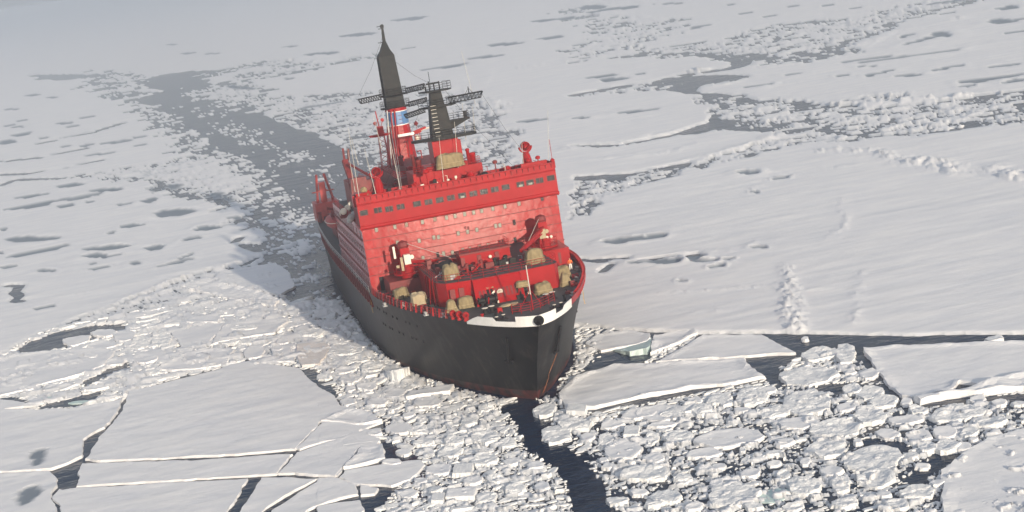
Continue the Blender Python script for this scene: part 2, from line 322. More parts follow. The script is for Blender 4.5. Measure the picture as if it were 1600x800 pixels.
# raised rubble lines: (trace, half width m, height m, lump size m)
RIDGE = [
    (GP(D8([(880, 545), (1060, 548), (1130, 570), (1200, 582), (1290, 590), (1380, 622), (1480, 606), (1620, 645)])), 2.8, 1.3, 2.4),
    (GP(E8([(940, 150), (972, 225), (930, 280), (900, 297)])), 1.3, .35, 2.0), (GP(E8([(1022, 408), (1012, 500), (990, 590)])), 1.1, .35, 2.0),
    (GP(E8([(755, 385), (760, 440), (742, 465), (775, 490), (745, 520), (765, 560), (770, 615)])), 1.2, .75, 1.2), (GP(E8([(765, 440), (785, 475), (775, 500), (815, 520), (800, 560), (810, 615)])), .9, .6, 1.2),
    (GP(E8([(270, 487), (480, 470), (690, 456), (740, 436)])), .5, .3, .9), (GP(E8([(100, 300), (250, 262), (370, 240)])), 1.0, .25, 2.0), (GP(E8([(560, 330), (640, 300), (740, 288)])), .9, .3, 2.0), (GP(E8([(250, 362), (420, 325), (540, 330)])), .9, .3, 2),
    (GP(E8([(340, 435), (380, 420), (470, 425)])), .7, .25, 2), (GP(E8([(400, 560), (430, 547), (500, 545)])), .8, .25, 2), (GP(E8([(830, 470), (900, 465)])), .6, .3, 2), (GP(E8([(520, 105), (680, 75), (800, 55), (1000, 20)])), 1.0, .3, 2),
    (GP(E8([(620, 122), (640, 100), (700, 92)])), .9, .3, 2),
    (GP(F8([(400, 795), (480, 770), (600, 725), (740, 660), (870, 610), (1000, 580), (1090, 545), (1200, 515), (1330, 480)])), 1.6, .9, 1.6),
    (GP(F8([(500, 655), (680, 620), (900, 570), (1060, 545)])), .8, .3, 1.5), (GP(F8([(0, 780), (150, 735), (330, 690), (470, 668)])), 1.1, .4, 2),
    (GP(F8([(550, 270), (650, 240), (740, 205), (800, 190)])), 1.2, .35, 2), (GP(F8([(0, 420), (120, 395), (320, 430)])), 1.2, .3, 2), (GP(F8([(690, 435), (840, 432), (1000, 380)])), .9, .35, 2),
    (GP(F8([(970, 345), (1100, 300), (1220, 275)])), .9, .35, 2), (GP(F8([(0, 265), (260, 215), (470, 170), (610, 150)])), 1.5, .35, 2.5), (GP(F8([(20, 130), (220, 105), (400, 90), (560, 75)])), 2.2, .7, 2.2),
    (GP(H8([(0, 583), (140, 565), (200, 550)])), 2.5, .7, 4), (GP(H8([(330, 690), (430, 665), (530, 655), (640, 590)])), 4.5, 1.0, 4), (GP(H8([(380, 515), (560, 495), (640, 480)])), 4, .7, 5),
    (GP(H8([(1250, 320), (1480, 300), (1600, 275)])), 14, 1.6, 12), (GP(H8([(1500, 335), (1600, 300), (1750, 290), (2100, 250)])), 14, 1.5, 12),
    (GP(H8([(1240, 545), (1420, 545), (1600, 512), (1900, 480)])), 9, 1.6, 8), 
    (GP(D8([(0, 530), (110, 518), (160, 522)])), 3.5, 1.0, 3), (GP(D8([(180, 500), (340, 475), (490, 432)])), 1.6, .8, 2.5), (GP(D8([(400, 575), (560, 540), (740, 480)])), 2.2, .8, 3),
    (GP(D8([(780, 232), (850, 215), (920, 206)])), 2.5, 1.2, 4), (GP(D8([(600, 250), (740, 235), (960, 180), (1120, 120), (1400, 60)])), 3, .8, 5), (GP(D8([(160, 180), (250, 150), (340, 125)])), 6, 1.2, 6),
    (GP(D8([(900, 385), (1100, 370), (1250, 360), (1400, 345), (1560, 330)])), 3.5, 1.5, 4), (GP(D8([(560, 285), (530, 300)])), 4, 2.0, 4), (GP(D8([(400, 268), (415, 255), (430, 262)])), 4, 2.4, 4),
    (GP(D8([(1075, 355), (1110, 345), (1140, 352)])), 4, 2.2, 3), (GP(D8([(1330, 450), (1480, 420), (1700, 400)])), 3, 1.3, 4),
    (GP(D8([(640, 325), (720, 300), (800, 297)])), 1.6, .3, 4), (GP(D8([(0, 40), (300, 70), (420, 42)])), 6, .7, 8), (GP(D8([(450, 165), (520, 155), (590, 150)])), 4, 1.6, 4),
    (GP([(920, 250), (1000, 245), (1060, 236), (1100, 224)]), 1.8, .6, 2.5), (GP([(590, 160), (700, 128), (860, 98), (960, 84)]), 5, .8, 5),
    (GP([(520, 150), (600, 140), (680, 138), (745, 150), (790, 175)]), 4, 1.2, 4),
]
# broken ice fields: (outline, plate size m, share of gaps, edge wobble m)
BRASH = [
    (GP([(160, 110), (240, 120), (205, 155), (240, 170), (285, 185), (318, 222), (360, 250), (410, 262), (450, 298), (478, 325), (492, 345), (500, 380), (550, 480), (560, 520), (440, 470), (425, 400), (400, 350), (330, 325), (235, 300), (225, 272), (290, 250), (250, 210), (180, 150)]), 2.8, .36, 8),
    (GP([(440, 300), (500, 345), (505, 400), (550, 500), (600, 570), (560, 560), (500, 500), (450, 450), (430, 380)]), 1.5, .50, 5),
    (GP([(300, 200), (350, 190), (430, 200), (560, 262), (520, 340), (490, 340), (430, 270), (340, 225)]), 1.8, .50, 9),
    (GP([(235, 165), (300, 150), (390, 165), (440, 200), (400, 240), (320, 215)]), 3.5, .62, 12),
    (GP([(410, 255), (470, 268), (520, 300), (500, 345), (485, 340), (460, 310)]), 3.0, .62, 7),
    (GP([(290, 135), (400, 128), (440, 150), (560, 148), (640, 135), (740, 145), (785, 180), (800, 215), (785, 262), (700, 275), (560, 262), (545, 235), (500, 208), (430, 186), (385, 166), (350, 165), (290, 158)]), 3.6, .20, 9),
    (GP([(300, 112), (420, 96), (520, 95), (640, 75), (600, 88), (500, 108), (440, 120), (400, 128), (330, 128)]), 9.0, .18, 20),
    (GP([(130, 110), (220, 112), (230, 150), (180, 150), (120, 135)]), 8.0, .25, 20),
    (GP(F8([(360, 80), (520, 60), (800, 20), (1000, -20), (1150, -40), (1250, 20), (1330, 120), (1180, 200), (1050, 210), (900, 130), (600, 110), (480, 110)])), 3.0, .14, 6),
    (GP(D8([(150, 180), (450, 150), (700, 90), (1000, 60), (1100, 30), (1400, -20), (1700, -50), (1350, 30), (1150, 90), (1000, 150), (940, 200), (780, 232), (600, 245), (560, 212), (400, 198), (150, 207)])), 5.0, .22, 12),
    (GP(D8([(430, 335), (640, 352), (880, 366), (1100, 385), (1500, 338), (1650, 322), (1700, 430), (1450, 445), (1300, 482), (1020, 498), (940, 482), (760, 475), (500, 460), (470, 400)])), 3.6, .34, 5),
    (GP(D8([(400, 605), (500, 560), (640, 515), (760, 490), (940, 478), (1080, 490), (1000, 505), (800, 522), (640, 558), (560, 572), (450, 612)])), 2.8, .16, 4),
    (GP(D8([(-10, 640), (130, 645), (250, 612), (350, 600), (410, 612), (230, 662), (100, 722), (60, 760), (-30, 790), (-40, 700)])), 2.6, .20, 4),
    (GP(D8([(-50, 30), (250, 90), (360, 60), (340, 130), (150, 180), (130, 205), (0, 222), (-80, 220), (-60, 180), (60, 150)])), 6.0, .12, 14),
    (GP(D8([(1050, 350), (1170, 340), (1180, 360), (1060, 365)])), 3.0, .1, 4),
    (GP(D8([(240, 295), (320, 300), (330, 322), (200, 330), (20, 342), (150, 318)])), 4.0, .25, 5),
    (GP([(-300, 590), (0, 556), (60, 522), (187, 475), (300, 432), (337, 420), (425, 408), (445, 470), (530, 470), (600, 540), (560, 580), (500, 580), (440, 572), (360, 572), (280, 590), (210, 612), (195, 622), (120, 640), (0, 640), (-300, 690)]), 2.2, .20, .8),
    (GP([(470, 560), (560, 500), (640, 560), (740, 596), (840, 610), (800, 640), (815, 690), (860, 720), (905, 770), (910, 1100), (560, 1100), (590, 800), (640, 740), (665, 720), (600, 690), (600, 655), (540, 640), (520, 600)]), .8, .47, .8),
    (GP([(838, 622), (870, 590), (905, 530), (960, 515), (935, 560), (870, 615), (920, 650), (1000, 640), (1150, 605), (1260, 600), (1420, 640), (1600, 600), (1900, 560), (1900, 1100), (960, 1100), (940, 780), (905, 720), (860, 690), (850, 655)]), .9, .56, .8),
    (GP([(1210, 575), (1290, 545), (1345, 560), (1385, 600), (1260, 600)]), 1.2, .6, .8),
    (GP([(1030, 550), (1090, 525), (1060, 560), (1000, 572)]), 1.2, .60, .8),
]
def el(cx, cy, w_, h_, ang=0): return (cx, cy, w_, h_, ang)
# frozen melt ponds: centre, size, tilt in photo pixels
POND = []
for a in [(365,130,110,18,3),(160,185,130,12,8),(530,155,170,16,6),(380,195,260,12,10),(150,235,280,14,10),(330,232,80,12,6),(820,145,130,32,8),(450,212,60,6,8),(870,268,170,32,8),(830,283,60,16,0),(620,228,70,9,6),(660,335,90,15,5),
          (1040,345,120,17,2),(1180,293,80,9,5),(190,465,290,20,12),(540,445,180,22,4),(475,483,110,15,4),(560,487,80,8,8),(770,445,110,17,4),(675,522,55,14,2),(500,548,90,14,6),(235,560,60,11,0),(225,745,90,14,12),
          (40,540,80,9,8),(880,520,150,11,14),(930,490,60,9,25),(960,400,80,13,8),(150,400,180,18,0),(560,370,32,12,20),(15,353,40,8,0),(5,473,40,10,0),(465,524,26,7,0),(750,207,90,14,14),(1100,190,60,20,-20),(1090,215,70,8,3)]:
    POND.append(el(a[0] / 3.2, 250 + a[1] / 3.2, a[2] / 3.2, a[3] / 3.2, a[4]))
for a in [(300,380,250,16,0),(120,605,70,6,8),(50,630,60,5,4),(90,638,60,6,2),(330,620,80,5,3),(110,675,100,11,6),(30,715,70,15,4),(215,695,40,9,4),(420,590,90,6,8),(370,635,80,8,4),(330,735,60,5,6),(430,730,90,10,10),(590,712,140,9,9),(690,690,70,6,6),
          (700,730,50,7,10),(170,478,50,8,0),(500,775,120,7,5),(260,490,40,5,0),(60,550,40,5,0),(860,225,60,6,0),(940,268,70,5,2),(1060,270,60,5,2),(1450,235,60,4,5),(1200,440,110,14,-4),(1450,395,60,5,4)]:
    POND.append(el(a[0] / 3.2, a[1] / 3.2, a[2] / 3.2, a[3] / 3.2, a[4]))
for a in [(170,292,120,20,6),(265,282,110,18,6),(620,50,66,9,4),(230,372,90,7,2),(320,366,130,16,4),(425,350,74,16,3),(455,366,80,8,0),(505,385,48,13,8),(545,361,50,5,6),(650,318,54,8,3),(378,440,26,8,0),(735,68,64,4,10),(640,120,24,5,0)]:
    POND.append(el(900 + a[0] / 2.2857, 250 + a[1] / 2.2857, a[2] / 2.2857, a[3] / 2.2857, a[4]))
for a in [(100,275,90,9,4),(130,288,74,11,4),(230,266,34,5,5),(440,98,90,6,8),(60,28,90,14,4),(20,425,60,4,2),(1180,130,50,6,10),(1240,145,130,6,16),(1310,128,50,14,-10),(1180,205,320,6,8),(1030,215,150,5,8),(1080,265,90,9,12),(1195,273,74,8,2),(1330,245,130,6,10),
          (1040,240,50,4,4),(1480,285,190,12,8),(1570,293,90,10,6),(1400,312,60,5,6),(650,310,90,5,8),(945,273,40,4,4),(780,268,70,4,4),(1540,30,60,12,4),(1520,80,80,14,-4),(1590,72,60,5,0),(1580,116,80,8,8),(1350,8,150,6,5),(990,365,60,4,0),
          (600,50,40,4,6),(760,25,60,4,6),(820,85,50,4,8),(1000,32,60,4,6),(610,622,70,12,0),(740,638,60,5,8),(1540,238,120,5,6),(560,20,50,3,5),(900,20,40,3,5),(700,60,60,3,5),(330,15,90,4,3)]:
    POND.append(el(900 + a[0] / 2.2857, a[1] / 2.2857, a[2] / 2.2857, a[3] / 2.2857, a[4]))
for a in [(790,70,50,4,6),(640,30,70,4,6),(560,55,60,4,6),(760,90,50,3,6),(500,85,50,4,4),(860,60,40,3,8),(500,165,60,3,10),(700,105,70,3,8),(880,30,90,4,6),(960,15,80,4,6),(830,190,50,2.5,6),(1000,175,60,2.5,6)]: POND.append(a)
def pond_poly(p):
    cx, cy, w_, h_, a = p; a = math.radians(a); n = 12; out = []
    r0 = random.random() * 9
    for k in range(n):
        t = 2 * math.pi * k / n; q = 1 + .22 * math.sin(2 * t + r0) + .12 * math.sin(3 * t + 2 * r0)
        x = w_ / 2 * math.cos(t) * q; y = h_ / 2 * math.sin(t) * q
        out.append((cx + x * math.cos(a) + y * math.sin(a), cy - x * math.sin(a) + y * math.cos(a)))
    return GP(out)
def cells(X, Y, size, s, sx=1.0):
    "irregular plates: F1, F2 and a random number of the nearest cell"
    x = X / (size * sx); y = Y / size; ix = np.floor(x); iy = np.floor(y)
    f1 = np.full(X.shape, 9.); f2 = np.full(X.shape, 9.); idv = np.zeros(X.shape)
    for dx in (-1, 0, 1):
        for dy in (-1, 0, 1):
            jx = ix + dx; jy = iy + dy
            px_ = jx + .12 + .76 * _h(jx, jy, s); py_ = jy + .12 + .76 * _h(jx, jy, s + 5); rr = _h(jx, jy, s + 9)
            d = (x - px_) ** 2 + (y - py_) ** 2 - .10 * rr
            m1 = d < f1
            f2 = np.where(m1, f1, np.minimum(f2, d)); f1 = np.where(m1, d, f1); idv = np.where(m1, _h(jx, jy, s + 21), idv)
    return f1, f2, idv
RIVER = GP([(778, 636), (800, 628), (835, 632), (842, 652), (850, 680), (875, 695), (915, 715), (935, 745), (950, 775), (965, 810), (1000, 900), (960, 1000), (900, 900), (890, 790), (882, 755), (855, 725), (822, 706), (812, 680), (800, 660)])
HOLES = [RIVER, GP(A8([(58, 132), (110, 98), (230, 52), (330, 30), (520, 16), (540, 28), (470, 60), (380, 85), (270, 118), (140, 137)])), GP(A8([(330, 262), (420, 222), (480, 195), (545, 172), (540, 198), (430, 245), (350, 280)])), GP(A8([(-60, 325), (60, 322), (130, 343), (60, 356), (-60, 350)])),
         GP(A8([(290, 330), (420, 295), (430, 320), (330, 362), (150, 372), (200, 350)])), GP(B8([(1130, 350), (1300, 328), (1450, 318), (1700, 300), (1700, 345), (1440, 345), (1300, 352), (1180, 372)])), GP(B8([(870, 500), (1000, 495), (1130, 530), (1150, 560), (960, 545), (860, 535)])),
         GP(B8([(1120, 620), (1240, 560), (1330, 560), (1260, 640), (1180, 690), (1100, 690)])), GP(C8([(1140, 270), (1200, 262), (1230, 300), (1160, 330)])), GP(C8([(1190, 570), (1330, 565), (1340, 600), (1200, 600)]))]
HULLFOOT = np.array([(6, -66), (8.5, -63), (11.3, -56), (13.2, -43), (14, -19), (14.2, 15), (13.4, 31), (12, 40.5), (10.6, 46.5), (7.7, 55.5), (4, 63.5), (1.3, 68), (-1.3, 68), (-4, 63.5), (-7.7, 55.5), (-10.6, 46.5), (-12, 40.5), (-13.4, 31), (-14.2, 15), (-14, -19), (-13.2, -43), (-11.3, -56), (-8.5, -63), (-6, -66)], float)

def heightfield(X, Y, cell):
    "top of the ice pack, metres above water; cell = local grid step"
    S = np.full(X.shape, 30.0)
    def cut(P, wob=1.0, hw=None):
        nonlocal S
        m = near(P, X, Y, 30)
        if not m.any(): return
        x, y = X[m], Y[m]
        d = sdf_poly(P, x, y) if hw is None else dist_line(P, x, y) - hw
        if hw is None: d = d + fbm(x / (4 * wob), y / (4 * wob), 3, 4) * .9 * wob
        else: d = d + fbm(x / 2.5, y / 2.5, 4, 4) * (.06 + hw * .6)
        S[m] = np.minimum(S[m], d)
    for P in OPEN:
        dd = np.hypot(P[:, 0] - CAM[0], P[:, 1] - CAM[1]).mean(); cut(P, max(1, dd / 160))
    cut(FORE, 1.0)
    for P, wd in CRACK: cut(P, hw=wd / 2)
    Z = .36 + .16 * fbm(X / 30, Y / 12, 31, 4) + .03 * fbm(X / 6, Y / 2.2, 37, 3)
    # sastrugi and soft drifts
    Z += .13 * np.maximum(0, fbm(X / 22 + .22 * Y / 22, Y / 4.5, 41, 3) - .12)
    bigd = sstep(500, 1500, np.hypot(X - CAM[0], Y - CAM[1]))
    Z += bigd * 1.2 * np.maximum(0, fbm(X / 90, Y / 40, 44, 4) - .1)
    pond = np.zeros(X.shape)
    for p in POND:
        P = pond_poly(p); m = near(P, X, Y, 12)
        if not m.any(): continue
        x, y = X[m], Y[m]; sc = min(3.0, max(.3, np.ptp(P[:, 1]) / 6))
        d = sdf_poly(P, x, y) + fbm(x / (3 * sc), y / (3 * sc), 8, 4) * .9 * sc - .3 * sc
        k = sstep(.35, -.25, d / max(1, sc)); pond[m] = np.maximum(pond[m], k)
        Z[m] = Z[m] * (1 - k) + .06 * k + .16 * np.exp(-((d - 1.2 * sc) / (1.1 * sc)) ** 2) * (1 - k)
    for P, hw, hh, lump in RIDGE:
        m = near(P, X, Y, hw * 3)
        if not m.any(): continue
        x, y = X[m], Y[m]
        d = dist_line(P, x, y) + fbm(x / (lump * 2.5), y / (lump * 2.5), 12, 3) * hw * .9
        wx = x + lump * .5 * fbm(x / lump, y / lump, 16, 3); wy = y + lump * .5 * fbm(x / lump, y / lump, 17, 3)
        f1, f2, idv = cells(wx, wy, lump * .75, 15, 1.5); g1, g2, jdv = cells(wx, wy, lump * .3, 25, 1.4)
        bl = .75 * np.maximum(0, idv - .3) * sstep(.02, .18, f2 - f1) + .35 * np.maximum(0, jdv - .4) * sstep(.02, .2, g2 - g1) + .25 * np.maximum(0, fbm(x / lump, y / lump, 19, 3) + .3)
        Z[m] += hh * bl * np.exp(-(np.maximum(d, 0) / hw) ** 2)
    wdt = np.maximum(.18, cell * .45)
    Z = -0.9 + (Z + .9) * sstep(-wdt, wdt, S)
    Zb = np.full(X.shape, -0.9); 
    for k, (P, size, gap, wob) in enumerate(BRASH):
        m = near(P, X, Y, wob * 2)
        if not m.any(): continue
        x, y = X[m], Y[m]
        d = sdf_poly(P, x, y) + fbm(x / (wob * 1.6), y / (wob * 1.6), 51, 5) * wob * 1.3
        if wob > 2: d = d + fbm(x / (wob * .25), y / (wob * .25), 58, 3) * wob * .5
        wx = x + fbm(x / size, y / size, 61, 3) * size * .8; wy = y + fbm(x / size, y / size, 67, 3) * size * .8
        f1, f2, idv = cells(wx, wy, size, 71 + k, 1.6)
        g1, g2, jdv = cells(wx, wy, size * .38, 91 + k, 1.4)
        e1 = f2 - f1; e2 = g2 - g1
        dens = sstep(wob * .5, -wob * 1.6, d)
        thr = gap + (1 - dens) * .6 + .25 * fbm(x / (size * 5), y / (size * 5), 77, 3)
        big = (idv > thr + .25) & (e1 > .10)
        hb = .16 + .38 * _h(np.floor(idv * 997), np.floor(idv * 331), 3) + .10 * fbm(x / .9, y / .9, 83, 3)
        sm = (jdv > thr * 1.25) & (e2 > .14)
        hs = .05 + .22 * jdv * jdv + .05 * fbm(x / .4, y / .4, 87, 2)
        far_ = .15 * sstep(1.2, 6.0, size)
        z = np.where(big, hb * (1 + far_), np.where(sm, hs * (1 + far_), -.10))
        slush = (fbm(x / (size * .22), y / (size * .22), 95, 4) > (thr * 2.0 - .45)) & ~big & ~sm
        z = np.where(slush, .02 + .03 * e2, z)
        inside = d < 0
        cutm = S[m] > 0
        zz = np.where(inside, z, -.9)
        Zb[m] = np.maximum(Zb[m], zz)
        Zm = Z[m]; Zm = np.where(inside & (d < -wob * .15), np.minimum(Zm, -.5), Zm); Z[m] = Zm
    Z = np.maximum(Z, Zb)
    for P in HOLES:
        m = near(P, X, Y, 4)
        if not m.any(): continue
        d = sdf_poly(P, X[m], Y[m]) + fbm(X[m] / 3, Y[m] / 3, 131, 5) * 1.6; zz = Z[m]; zz[d < 0] = -.9; Z[m] = zz
    m = near(HULLFOOT, X, Y, 4); d = sdf_poly(HULLFOOT, X[m], Y[m]); Zm = Z[m]; Zm[d < .5] = -.9; Z[m] = Zm
    wet = sstep(.10, -.02, Z) * .55
    return Z, pond * (Z > 0), wet

def polar_sheet(name, azs, deps):
    hd = math.atan2(CF[1], CF[0])
    A, D = np.meshgrid(azs, deps)
    R = CAM[2] / np.tan(D); X = CAM[0] + R * np.cos(hd + A); Y = CAM[1] + R * np.sin(hd + A)
    cell = np.minimum(R * (azs[1] - azs[0]), 6) + np.minimum(R * R / CAM[2] * abs(deps[1] - deps[0]), 12) * .5
    Z, pond, wet = heightfield(X.ravel(), Y.ravel(), cell.ravel())
    nr, nc = A.shape
    V = np.stack([X.ravel(), Y.ravel(), Z], 1)
    i = (np.arange(nr - 1)[:, None] * nc + np.arange(nc - 1)[None]).ravel()
    F = np.stack([i, i + 1, i + nc + 1, i + nc], 1)
    keep = (Z[F] > -.45).any(1); F = F[keep]
    used = np.zeros(len(V), bool); used[F.ravel()] = True; idx = np.cumsum(used) - 1
    V = V[used]; F = idx[F]
    me = bpy.data.meshes.new(name); me.vertices.add(len(V)); me.vertices.foreach_set('co', V.ravel())
    me.loops.add(F.size); me.loops.foreach_set('vertex_index', F.ravel().astype(np.int32))
    me.polygons.add(len(F)); me.polygons.foreach_set('loop_start', np.arange(0, F.size, 4, dtype=np.int32)); me.polygons.foreach_set('loop_total', np.full(len(F), 4, np.int32))
    me.update(calc_edges=True); me.validate()
    a = me.attributes.new('pond', 'FLOAT', 'POINT'); a.data.foreach_set('value', pond[used].astype(np.float32))
    a = me.attributes.new('wet', 'FLOAT', 'POINT'); a.data.foreach_set('value', wet[used].astype(np.float32))
    me.flip_normals() if me.polygons[0].normal.z < 0 else None
    print(name, len(V), len(F))
    return link(name, me, SNOW)
DA = QUAL
azs = np.concatenate([np.radians(np.linspace(-48, -21.2, 60)), np.arange(math.radians(-21), math.radians(21), .00105 * DA), np.radians(np.linspace(21.2, 48, 60))])
deps = np.concatenate([np.arange(math.radians(29), math.radians(3.2), -.00078 * DA), np.arange(math.radians(3.2), math.radians(.28), -.00055 * DA)])
tag(polar_sheet('ice_sheet', azs, deps), kind='structure')
sea = MB(); sea.add([(-30000, -40000, 0), (30000, -40000, 0), (30000, 2000, 0), (-30000, 2000, 0)], [(0, 1, 2, 3)])
tag(sea.build('sea_water', WATER), kind='structure')

# ------------------------------------------------------------------ single floes
OCC0 = np.array([-75.0, -60.0]); OCS = .2; OCN = (int(170 / OCS), int(235 / OCS)); OCC = np.zeros(OCN, bool)
_ox, _oy = np.meshgrid(OCC0[0] + (np.arange(OCN[0]) + .5) * OCS, OCC0[1] + (np.arange(OCN[1]) + .5) * OCS, indexing='ij')
def occupy(P, grow=0.0):
    lo = np.clip(((P.min(0) - 1 - OCC0) / OCS).astype(int), 0, OCN); hi = np.clip(((P.max(0) + 1 - OCC0) / OCS).astype(int) + 1, 0, OCN)
    if (hi <= lo).any(): return
    s = np.s_[lo[0]:hi[0], lo[1]:hi[1]]
    OCC[s] |= sdf_poly(P, _ox[s], _oy[s]) < grow
occupy(HULLFOOT, .4)
def wobble(P, seg, amp, seed, inset=0.0):
    out = []
    n = len(P)
    for i in range(n):
        a = P[i]; b = P[(i + 1) % n]; L = np.hypot(*(b - a)); k = max(1, int(L / seg))
        nrm = np.array([-(b - a)[1], (b - a)[0]]) / (L + 1e-9)
        for j in range(k):
            q = a + (b - a) * (j / k); o = amp * (1.6 * fb(q[0] / (seg * 6), q[1] / (seg * 6), seed, 2) + fb(q[0] / seg * .7, q[1] / seg * .7, seed + 3, 2))
            if min(L, 1e9) > 0: out.append(q + nrm * (o + inset))
    return np.array(out)
def area(P): return .5 * abs(np.dot(P[:, 0], np.roll(P[:, 1], -1)) - np.dot(P[:, 1], np.roll(P[:, 0], -1)))
FLN = [0]
def floe(P, label=None, seg=.7, amp=.22, h=.36, lump=.05, lsize=3.0, rim=.10, rimw=.8, tilt=(0, 0), mt=None, group=None, ponds=(), name='ice_floe', base=-.6, grow=.0, sunk=0, inset=0.0):
    FLN[0] += 1; sd = 100 + FLN[0] * 7
    if np.cross(P[1] - P[0], P[2] - P[1]) == 0: P = P + rng.normal(0, .01, P.shape)
    if (np.dot(P[:, 0], np.roll(P[:, 1], -1)) - np.dot(P[:, 1], np.roll(P[:, 0], -1))) < 0: P = P[::-1]
    W = wobble(P, seg, amp, sd, inset); c = W.mean(0); A = area(W); sp = max(seg * .75, math.sqrt(A / 3500))
    lo, hi = W.min(0), W.max(0)
    gx, gy = np.meshgrid(np.arange(lo[0], hi[0], sp), np.arange(lo[1], hi[1], sp)); gx = gx + rng.uniform(-.3, .3, gx.shape) * sp; gy = gy + rng.uniform(-.3, .3, gy.shape) * sp
    gx, gy = gx.ravel(), gy.ravel(); d = sdf_poly(W, gx, gy); k = d < -sp * .45; gx, gy = gx[k], gy[k]
    # inner ring so that the top breaks sharply into the side
    pts = [Vector((x, y)) for x, y in W] + [Vector((x, y)) for x, y in zip(gx, gy)]
    nb = len(W)
    v2, _, f2, *_ = delaunay_2d_cdt(pts, [(i, (i + 1) % nb) for i in range(nb)], [], 1, 1e-4)
    V = np.array([(v.x, v.y) for v in v2]); X, Y = V[:, 0], V[:, 1]
    D = -sdf_poly(W, X, Y); D = np.maximum(D, 0)
    Z = h + lump * 1.6 * fbm(X / lsize, Y / lsize, sd, 4) + rim * np.exp(-(D / rimw) ** 2) * (.35 + .9 * np.maximum(0, fbm(X / 2.2, Y / 2.2, sd + 5, 4) + .15) + .35 * vnoise(X / .35, Y / .35, sd + 6) * (D > .05))
    if lump > .12:
        f1_, f2_, idv = cells(X + .5 * fbm(X, Y, 5), Y, lsize * .8, sd); Z += lump * .7 * idv * sstep(0, .25, f2_ - f1_)
    Z += .06 * fbm(X / 22, Y / 6, 41, 3) + (X - c[0]) * tilt[0] + (Y - c[1]) * tilt[1]
    pond = np.zeros(len(V))
    for pp in ponds:
        q = pond_poly(pp); dd = sdf_poly(q, X, Y) + .5 * fbm(X / 2, Y / 2, sd + 9, 3); kk = sstep(.4, -.3, dd); pond = np.maximum(pond, kk); Z = Z * (1 - kk) + .08 * kk
    if not sunk: Z = np.maximum(Z, .06)
    n0 = len(V)
    # sides from the boundary of the triangulation
    ec = {}
    for f in f2:
        for i in range(3):
            e = (f[i], f[(i + 1) % 3]); ec[e] = 1
    be = [e for e in ec if (e[1], e[0]) not in ec]
    bv = sorted({i for e in be for i in e}); bi = {i: n0 + j for j, i in enumerate(bv)}; n1 = n0 + len(bv)
    lower = []; mid = []
    for i in bv:
        o = V[i] - c; o = o / (np.hypot(*o) + 1e-9); j = random.uniform(-.05, .18)
        mid.append((V[i][0] + o[0] * j, V[i][1] + o[1] * j, min(.1, Z[i] * .45))); lower.append((V[i][0] + o[0] * .15, V[i][1] + o[1] * .15, base))
    verts = [(x, y, z) for x, y, z in zip(X, Y, Z)] + mid + lower
    faces = [tuple(f) for f in f2]
    m_ = {i: n1 + j for j, i in enumerate(bv)}
    for a, b in be: faces += [(b, a, bi[a], bi[b]), (bi[b], bi[a], m_[a], m_[b])]
    cc = Vector((c[0], c[1], 0))
    me = bpy.data.meshes.new(name); me.from_pydata([(x - c[0], y - c[1], z) for x, y, z in verts], [], faces)
    if me.polygons[0].normal.z < 0: me.flip_normals()
    if ponds:
        a = me.attributes.new('pond', 'FLOAT', 'POINT'); a.data.foreach_set('value', np.concatenate([pond, np.zeros(len(verts) - n0)]).astype(np.float32))
    o = link(name, me, mt or SNOW, loc=cc); tag(o, label, 'ice floe', group)
    occupy(W, grow)
    return o
big = dict(seg=.7, amp=.20, h=.25, rim=.05, inset=.10)
def bf(P, label, **k): kk = dict(big); kk.update(k); return floe(GP(P), label, **kk)
bf(A8([(545,300),(640,280),(900,215),(960,190),(1080,185),(1250,205),(1300,262),(1390,322),(1425,362),(1490,375),(1340,430),(1235,545),(1000,568),(800,578),(520,588),(400,596),(352,588),(410,500),(470,440),(500,400),(530,330)]),
   'largest smooth white floe, left of the ship above the long straight crack')
bf(A8([(340,606),(520,600),(800,592),(1000,580),(1222,565),(1150,650),(1040,656),(860,668),(700,677),(380,698),(320,702),(332,640)]), 'long narrow white floe just below the straight crack at lower left')
bf(A8([(1240,560),(1420,500),(1495,470),(1590,505),(1585,530),(1480,545),(1420,635),(1400,660),(1330,652),(1160,648)]), 'broken white floe right of the short dark crack at lower left')
bf(A8([(1350,432),(1500,380),(1560,400),(1600,428),(1510,465),(1250,545),(1240,540)]), 'wedge shaped slab between two converging cracks left of the brash')
bf(A8([(240,716),(350,706),(700,686),(1035,668),(1010,700),(958,800),(900,960),(230,960),(250,800),(222,740)]), 'wide white floe on the bottom edge, left of the slanting dark lead')
bf(A8([(1090,666),(1200,660),(1330,668),(1190,740),(1100,800),(1000,900),(960,900),(1000,800),(1075,690)]), 'slanting white floe on the bottom edge right of the slanting dark lead')
bf(A8([(1345,668),(1480,700),(1490,735),(1380,760),(1290,800),(1200,900),(1040,900),(1130,800)]), 'thin white floe with raised rim on the bottom edge, third from the slanting lead')
bf(A8([(-700,500),(-100,380),(0,374),(130,380),(300,372),(480,345),(525,325),(490,395),(430,455),(350,505),(345,575),(300,598),(215,628),(150,634),(0,642),(-700,720)]), 'white floe with a small dark hollow on the left edge of the photo', ponds=[(60,716,30,18,30)], rim=.14)
bf(A8([(-600,740),(0,648),(150,640),(208,636),(232,665),(238,700),(212,730),(235,800),(230,960),(-600,1100)]), 'white floe with a large dark melt pond in the bottom left corner', ponds=[(46,776,46,20,22)], rim=.12)
bf(A8([(-500,200),(0,168),(60,150),(180,137),(300,128),(430,120),(480,135),(440,190),(330,240),(200,268),(60,308),(0,322),(-500,480)]), 'long smooth floe between the two leads at far left', rim=.3, rimw=1.4)
bf(A8([(-300,350),(0,336),(80,345),(150,365),(60,372),(-300,420)]), 'small smooth slab below the lower lead at far left')
